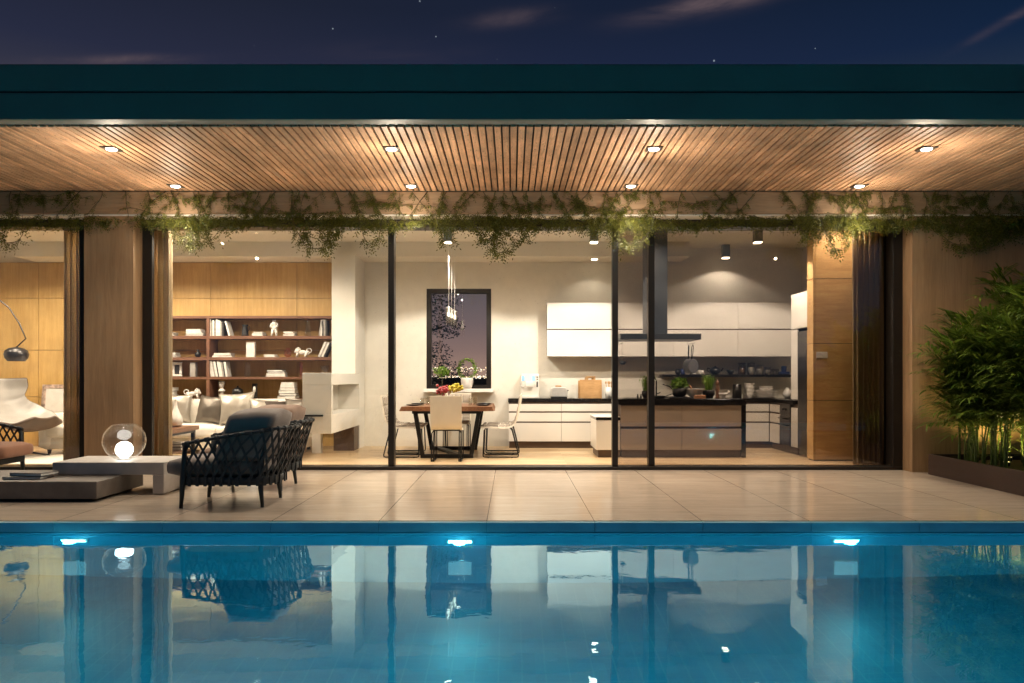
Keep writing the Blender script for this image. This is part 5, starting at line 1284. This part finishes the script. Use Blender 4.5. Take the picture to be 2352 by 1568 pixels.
def vine(x0, x1, label, seed, festoons, dens=1.0):
    r = random.Random(seed); t = thing('hanging_vine', label, 'climbing plant', ((x0 + x1) / 2, VY, 3.1), 'vines hanging from the wooden beam')
    st, lf = MB(), MB()
    def stem(pts, rad, leafn, every=1.0, size=1.0, face=.5):
        pts = [Vector(p) for p in pts]
        cum = [0]
        for a, c in zip(pts, pts[1:]): cum.append(cum[-1] + (c - a).length)
        st.tube(pts, [rad * (1 - .5 * i / len(pts)) for i in range(len(pts))], 5)
        for _ in range(int(leafn * cum[-1])):
            s_ = r.uniform(0, cum[-1]); i = max(j for j in range(len(cum)) if cum[j] <= s_); i = min(i, len(pts) - 2)
            p = pts[i].lerp(pts[i + 1], (s_ - cum[i]) / max(1e-6, cum[i + 1] - cum[i]))
            d = Vector((r.gauss(0, .8), r.gauss(-.25, .45), r.gauss(-.75, .5))); nn = Vector((r.gauss(0, .4), -1, r.gauss(.3, .4)))
            pinnate(lf, p, d, nn, r.uniform(.06, .125) * size, r, r.choice((3, 4, 4, 5)), .029 * size)
    # woody stems crawling over the beam face and its lower edge
    n = max(2, int((x1 - x0) * 6.5 * dens))
    for i in range(n):
        xa = x0 + (x1 - x0) * (i + r.random()) / n; pts = []; xb = xa + r.uniform(-.35, .35); k1, k2 = r.uniform(0, 6), r.uniform(2, 5)
        for j in range(9):
            f = j / 8; pts.append((xa + (xb - xa) * f + .02 * math.sin(f * k2 + k1), VY + .03 + .02 * math.sin(f * 7 + i * 2), 3.695 - .34 * f))
        stem(pts, r.uniform(.0025, .006), 44 * dens, size=.85)
    for i in range(max(1, int((x1 - x0) * 1.6 * dens + .5))):
        xa = r.uniform(x0, x1 - .3); pts = []
        L = r.uniform(.5, 1.1); zz = r.uniform(3.42, 3.66); k1 = r.uniform(-.2, .2)
        for j in range(12):
            f = j / 11; pts.append((min(x1 + .1, xa + L * f), VY + .02 + .02 * math.sin(f * 9 + i), max(3.36, min(3.69, zz + k1 * f + .03 * math.sin(f * 7 + i)))))
        stem(pts, .004, 44 * dens, size=.85)
    # the thick fringe along the lower edge of the beam
    for i in range(max(1, int((x1 - x0) * 6.5 * min(1.1, dens + .15) + .5))):
        nf = max(1, int((x1 - x0) * 6.5 * min(1.1, dens + .15) + .5)); xa = x0 + (x1 - x0) * (i + r.random()) / nf; L = r.uniform(.35, .8); pts = []; z0 = r.uniform(3.27, 3.40)
        for j in range(9):
            f = j / 8; pts.append((xa + L * (f - .5), VY + .0 + .03 * math.sin(f * 8 + i), z0 - .05 * math.sin(f * math.pi) + r.uniform(-.012, .012)))
        stem(pts, .003, 60 * min(1.05, dens + .15), size=1.0)
    for (a, c, sag, dn) in festoons:
        pts = []
        for j in range(17):
            f = j / 16; pts.append((a + (c - a) * f, VY - .02 + .05 * math.sin(f * 5 + a), 3.34 - sag * (1 - (2 * f - 1) ** 2) ** .8 + .012 * math.sin(f * 15)))
        stem(pts, .0055, 30 * dn, size=1.25)
        for _ in range(int(9 * (c - a) * dn)):
            f = r.uniform(.08, .92); xx = a + (c - a) * f; z1 = 3.36 - sag * (1 - (2 * f - 1) ** 2) ** .8
            stem([(xx, VY, 3.37), (xx + r.uniform(-.05, .05), VY - .02, (3.37 + z1) / 2), (xx + r.uniform(-.06, .06), VY - .02, z1 + r.uniform(-.03, .08))], .0022, 46, size=1.2)
    st.build('stem', STEMM, t); lf.build('leaves', IVY, t)
def fx(a): return X(a, VY)
FV = [  # x range in the photograph's own proportions, converted to metres on the beam
    (-40, 195, 'vine hanging at the far left end of the beam', [(-30, 75, .33, 1.1)], .8),
    (195, 330, 'sparse vine crossing the beam above the left wood pier', [], .35),
    (330, 600, 'vine with a low loop in front of the left linen curtain', [(385, 522, .36, .9)], 1.15),
    (600, 900, 'vine with one hanging loop left of the first door post', [(672, 790, .42, 1.2), (825, 880, .34, .9)], 1.1),
    (900, 1000, 'thin stretch of vine just right of the first door post', [], .45),
    (1000, 1250, 'vine with the deepest hanging loop above the dining table', [(1003, 1050, .3, .8), (1085, 1228, .46, 1.3)], 1.15),
    (1250, 1500, 'vine draped over the middle door posts', [(1335, 1395, .2, .8), (1385, 1505, .36, 1.2)], 1.2),
    (1500, 1800, 'vine stretch above the tinted kitchen pane without loops', [], .8),
    (1800, 2080, 'vine with hanging tips in front of the oak partition', [(1822, 1900, .28, 1), (1880, 1975, .42, 1.1)], 1.1),
    (2080, 2420, 'dark vine loop hanging over the bamboo', [(2125, 2330, .36, 1.5), (2250, 2400, .2, 1.3)], 1.15)]
for i, (a, c, lb, fs, dn) in enumerate(FV): vine(fx(a), fx(c), lb, 100 + i, [(fx(p), fx(q), s_, d_) for p, q, s_, d_ in fs], dn)

# ------------------------------------------------------------------ planter with bamboo
t = thing('planter', 'long dark wood planter box holding the bamboo', 'planter', (6.2, 8.2, 0))
b = MB(); px0, px1, py0, py1 = 5.385, 7.4, 6.80, 9.86
b.box(px0, px0 + .035, py0, py1, 0, .262, .003); b.box(px1 - .035, px1, py0, py1, 0, .262, .003); b.box(px0 + .0355, px1 - .0355, py0, py0 + .035, 0, .262); b.box(px0 + .0355, px1 - .0355, py1 - .035, py1, 0, .262); b.build('box', DARKWOOD, t)
b = MB(); b.box(px0 + .036, px1 - .036, py0 + .036, py1 - .036, .02, .19); b.build('soil', SOIL, t)
def bamboo(x, y, n, H, seed, label, spread=.12):
    r = random.Random(seed); t = thing('bamboo_plant', label, 'bamboo', (x, y, .19), 'bamboo plants in the planter')
    lf = MB()
    def blade(p, d, L, w):
        d = d.normalized(); up = Vector((0, 0, 1)); sd_ = d.cross(up)
        sd_ = (sd_.normalized() if sd_.length > .05 else Vector((1, 0, 0))) * w / 2
        p1 = p + d * L * .35; p2 = p + d * L * .72 + Vector((0, 0, -.07 * L)); p3 = p + d * L + Vector((0, 0, -.20 * L))
        lf.add([p, p1 + sd_, p1 - sd_, p2 + sd_ * .8, p2 - sd_ * .8, p3], [(0, 2, 1), (1, 2, 4, 3), (3, 4, 5)], False)
    def frond(p, d, L, k_):
        d = d.normalized()
        for i in range(k_):
            f = .2 + .8 * i / (k_ - 1); q = p + d * L * f + Vector((0, 0, -.22 * L * f * f)); dd = d + Vector((0, 0, -.45 * f))
            sd_ = dd.cross(Vector((0, 0, 1))).normalized()
            for s_ in (1, -1):
                blade(q, dd.normalized() * .75 + sd_ * s_ * r.uniform(.4, .7) + Vector((0, 0, r.uniform(-.1, .3))), r.uniform(.23, .38) * (1 - .25 * f), r.uniform(.017, .027))
        e = p + d * L + Vector((0, 0, -.22 * L)); blade(e, d + Vector((0, 0, -.45)), .22, .016)
        lf.add([p, p + Vector((0, .003, .003)), e, e - Vector((0, .002, .002))], [(0, 1, 2, 3)], False)
    for c in range(n):
        a = r.uniform(0, 6.28); bx, by = x + spread * r.uniform(.2, 1) * math.cos(a), y + spread * r.uniform(.2, 1) * math.sin(a)
        bx = max(px0 + .06, bx); by = min(py1 - .06, by); h = H * r.uniform(.72, 1.05)
        lean = Vector((r.gauss(-.04, .12), r.gauss(-.03, .08), 0)); pts = []
        for j in range(12):
            f = j / 11; pts.append(Vector((bx, by, .185)) + lean * h * f * f + Vector((0, 0, h * f)))
        rad = r.uniform(.007, .013); b = MB(); b.tube(pts, [rad * (1 - .6 * j / 11) for j in range(12)], 7)
        for j in range(1, 9): b.lathe([(rad * (1 - .05 * j) + .0025, -.004), (rad * (1 - .05 * j) + .0025, .004)], pts[j], 7)
        b.build('cane', CANE, t)
        for j in range(12):
            f = j / 11
            if f < .33:
                if j > 0:
                    an = r.uniform(0, 6.28); blade(pts[j], Vector((math.cos(an), math.sin(an), .5)), r.uniform(.10, .2), .013)
                    blade(pts[j], Vector((math.cos(an + 2), math.sin(an + 2), .6)), r.uniform(.10, .2), .013)
                continue
            for _ in range(2):
                an = r.gauss(math.pi, 1.6); ft = 1.0 - .2 * f
                frond(pts[j], Vector((math.cos(an), math.sin(an) * .8 - .2, r.uniform(.2, 1.4))), r.uniform(.34, .58) * ft, r.choice((7, 8, 9)))
    lf.build('foliage', BAMB, t)
bam = [(5.6, 9.15, 5, 1.45, 'short bamboo at the planter corner below the leftmost one'), (6.15, 9.0, 6, 2.1, 'bamboo in the middle of the planter behind the uplight'), (5.62, 9.45, 6, 1.75, 'leftmost bamboo, against the wood wall beside the frame'), (6.0, 9.35, 6, 2.05, 'second bamboo from the left, close to the wall'),
       (6.4, 9.4, 6, 2.25, 'tall bamboo by the wall in the middle of the planter'), (6.85, 9.45, 6, 2.35, 'bamboo in the rear right corner of the planter'),
       (5.68, 8.9, 5, 1.55, 'low bamboo at the planter edge, left of the uplight'), (5.95, 8.55, 6, 1.95, 'bamboo right of the uplight, close to the planter edge'),
       (6.35, 8.75, 6, 2.2, 'bamboo behind the planter edge at the right picture border'), (5.72, 8.15, 5, 1.8, 'nearest bamboo cut by the right picture border'),
       (6.8, 8.3, 5, 2.3, 'tall bamboo partly outside the right picture border')]
for i, q in enumerate(bam): bamboo(q[0], q[1], q[2] + 5, q[3] * .94, 300 + i, q[4])
for i, (x, y, e) in enumerate(((5.92, 9.12, 9), (6.3, 9.66, 16), (6.2, 8.4, 6))):
    t = thing('garden_uplight', '%s ground spotlight between the bamboo canes' % ('yellow', 'rear', 'right hand')[i], 'spotlight', (x, y, .19), 'uplights in the planter')
    b = MB(); b.lathe([(.035, 0), (.04, .02), (.038, .05)], (x, y, .19), 16); b.build('housing', BLACKM, t)
    b = MB(); b.lathe([(.032, .051), (.03, .056)], (x, y, .19), 16); b.build('lens', LENS, t)
    lamp('SPOT', 'uplight_beam', (x, y, .26), e * 4.5, (1, .76, .26), t, 150, .8, .03, aim=(.05, .06, 1))

# ------------------------------------------------------------------ beyond the dining room window
def far_tree(x, y, z, label, blobs, seed):
    t = thing('garden_tree', label, 'tree', (x, y, -3.2))
    b = MB(); b.tube([(x, y, -3.2), (x + .1, y, 0), (x, y, 2), (x + .2, y, z + .5)], [.22, .18, .13, .05], 9)
    for bx, bz, *_ in blobs: b.tube([(x + .03, y, bz - .8), (x + (bx - x) * .5, y, bz - .3), (bx, y, bz)], [.07, .05, .02], 6)
    b.build('trunk', STEMM, t)
    b = MB()
    for i, (bx, bz, rx, rz, n) in enumerate(blobs): leafcloud(b, (bx, y, bz), rx, .6, rz, int(n * 3), .07, seed + i, .5)
    b.build('crown', DARKLEAF, t)
far_tree(-3.6, 20.0, 3.2, 'dark leafy tree outside the dining window on the left', [(-2.2, 3.2, .95, .42, 330), (-1.75, 2.6, .5, .35, 150), (-2.0, 1.85, .45, .4, 130), (-1.65, 1.35, .55, .32, 170), (-2.1, .9, .4, .25, 70), (-3.3, 2.6, .8, .9, 300)], 61)
far_tree(.9, 21.0, 2.6, 'dark tree outside the dining window on the right edge', [(-.25, 2.05, .32, .42, 110), (.5, 2.3, .7, .8, 250)], 71)
b = MB(); b.box(-420, 420, 395, 400, -3.4, 1.2); struct('far_shore', b, mat('far_shore_dark', (.012, .012, .016), .9))
r = random.Random(5); b = MB()
for i in range(2600):
    x = r.uniform(-150, 150); top = r.random() < .38
    b.use(CITYG if r.random() < .55 else CITYW)
    z = r.uniform(4.2, 6.5) if top else r.gauss(1.6, .45); s_ = r.uniform(.1, .26)
    b.ball((x, 385 + r.uniform(-6, 6), z), s_ * r.uniform(1, 2.2), s_, s_ * .8, 6, 4)
o = tag(b.build('city_lights', None), 'glowing city lights along the far shore seen through the dining window', 'city lights', kind='stuff')
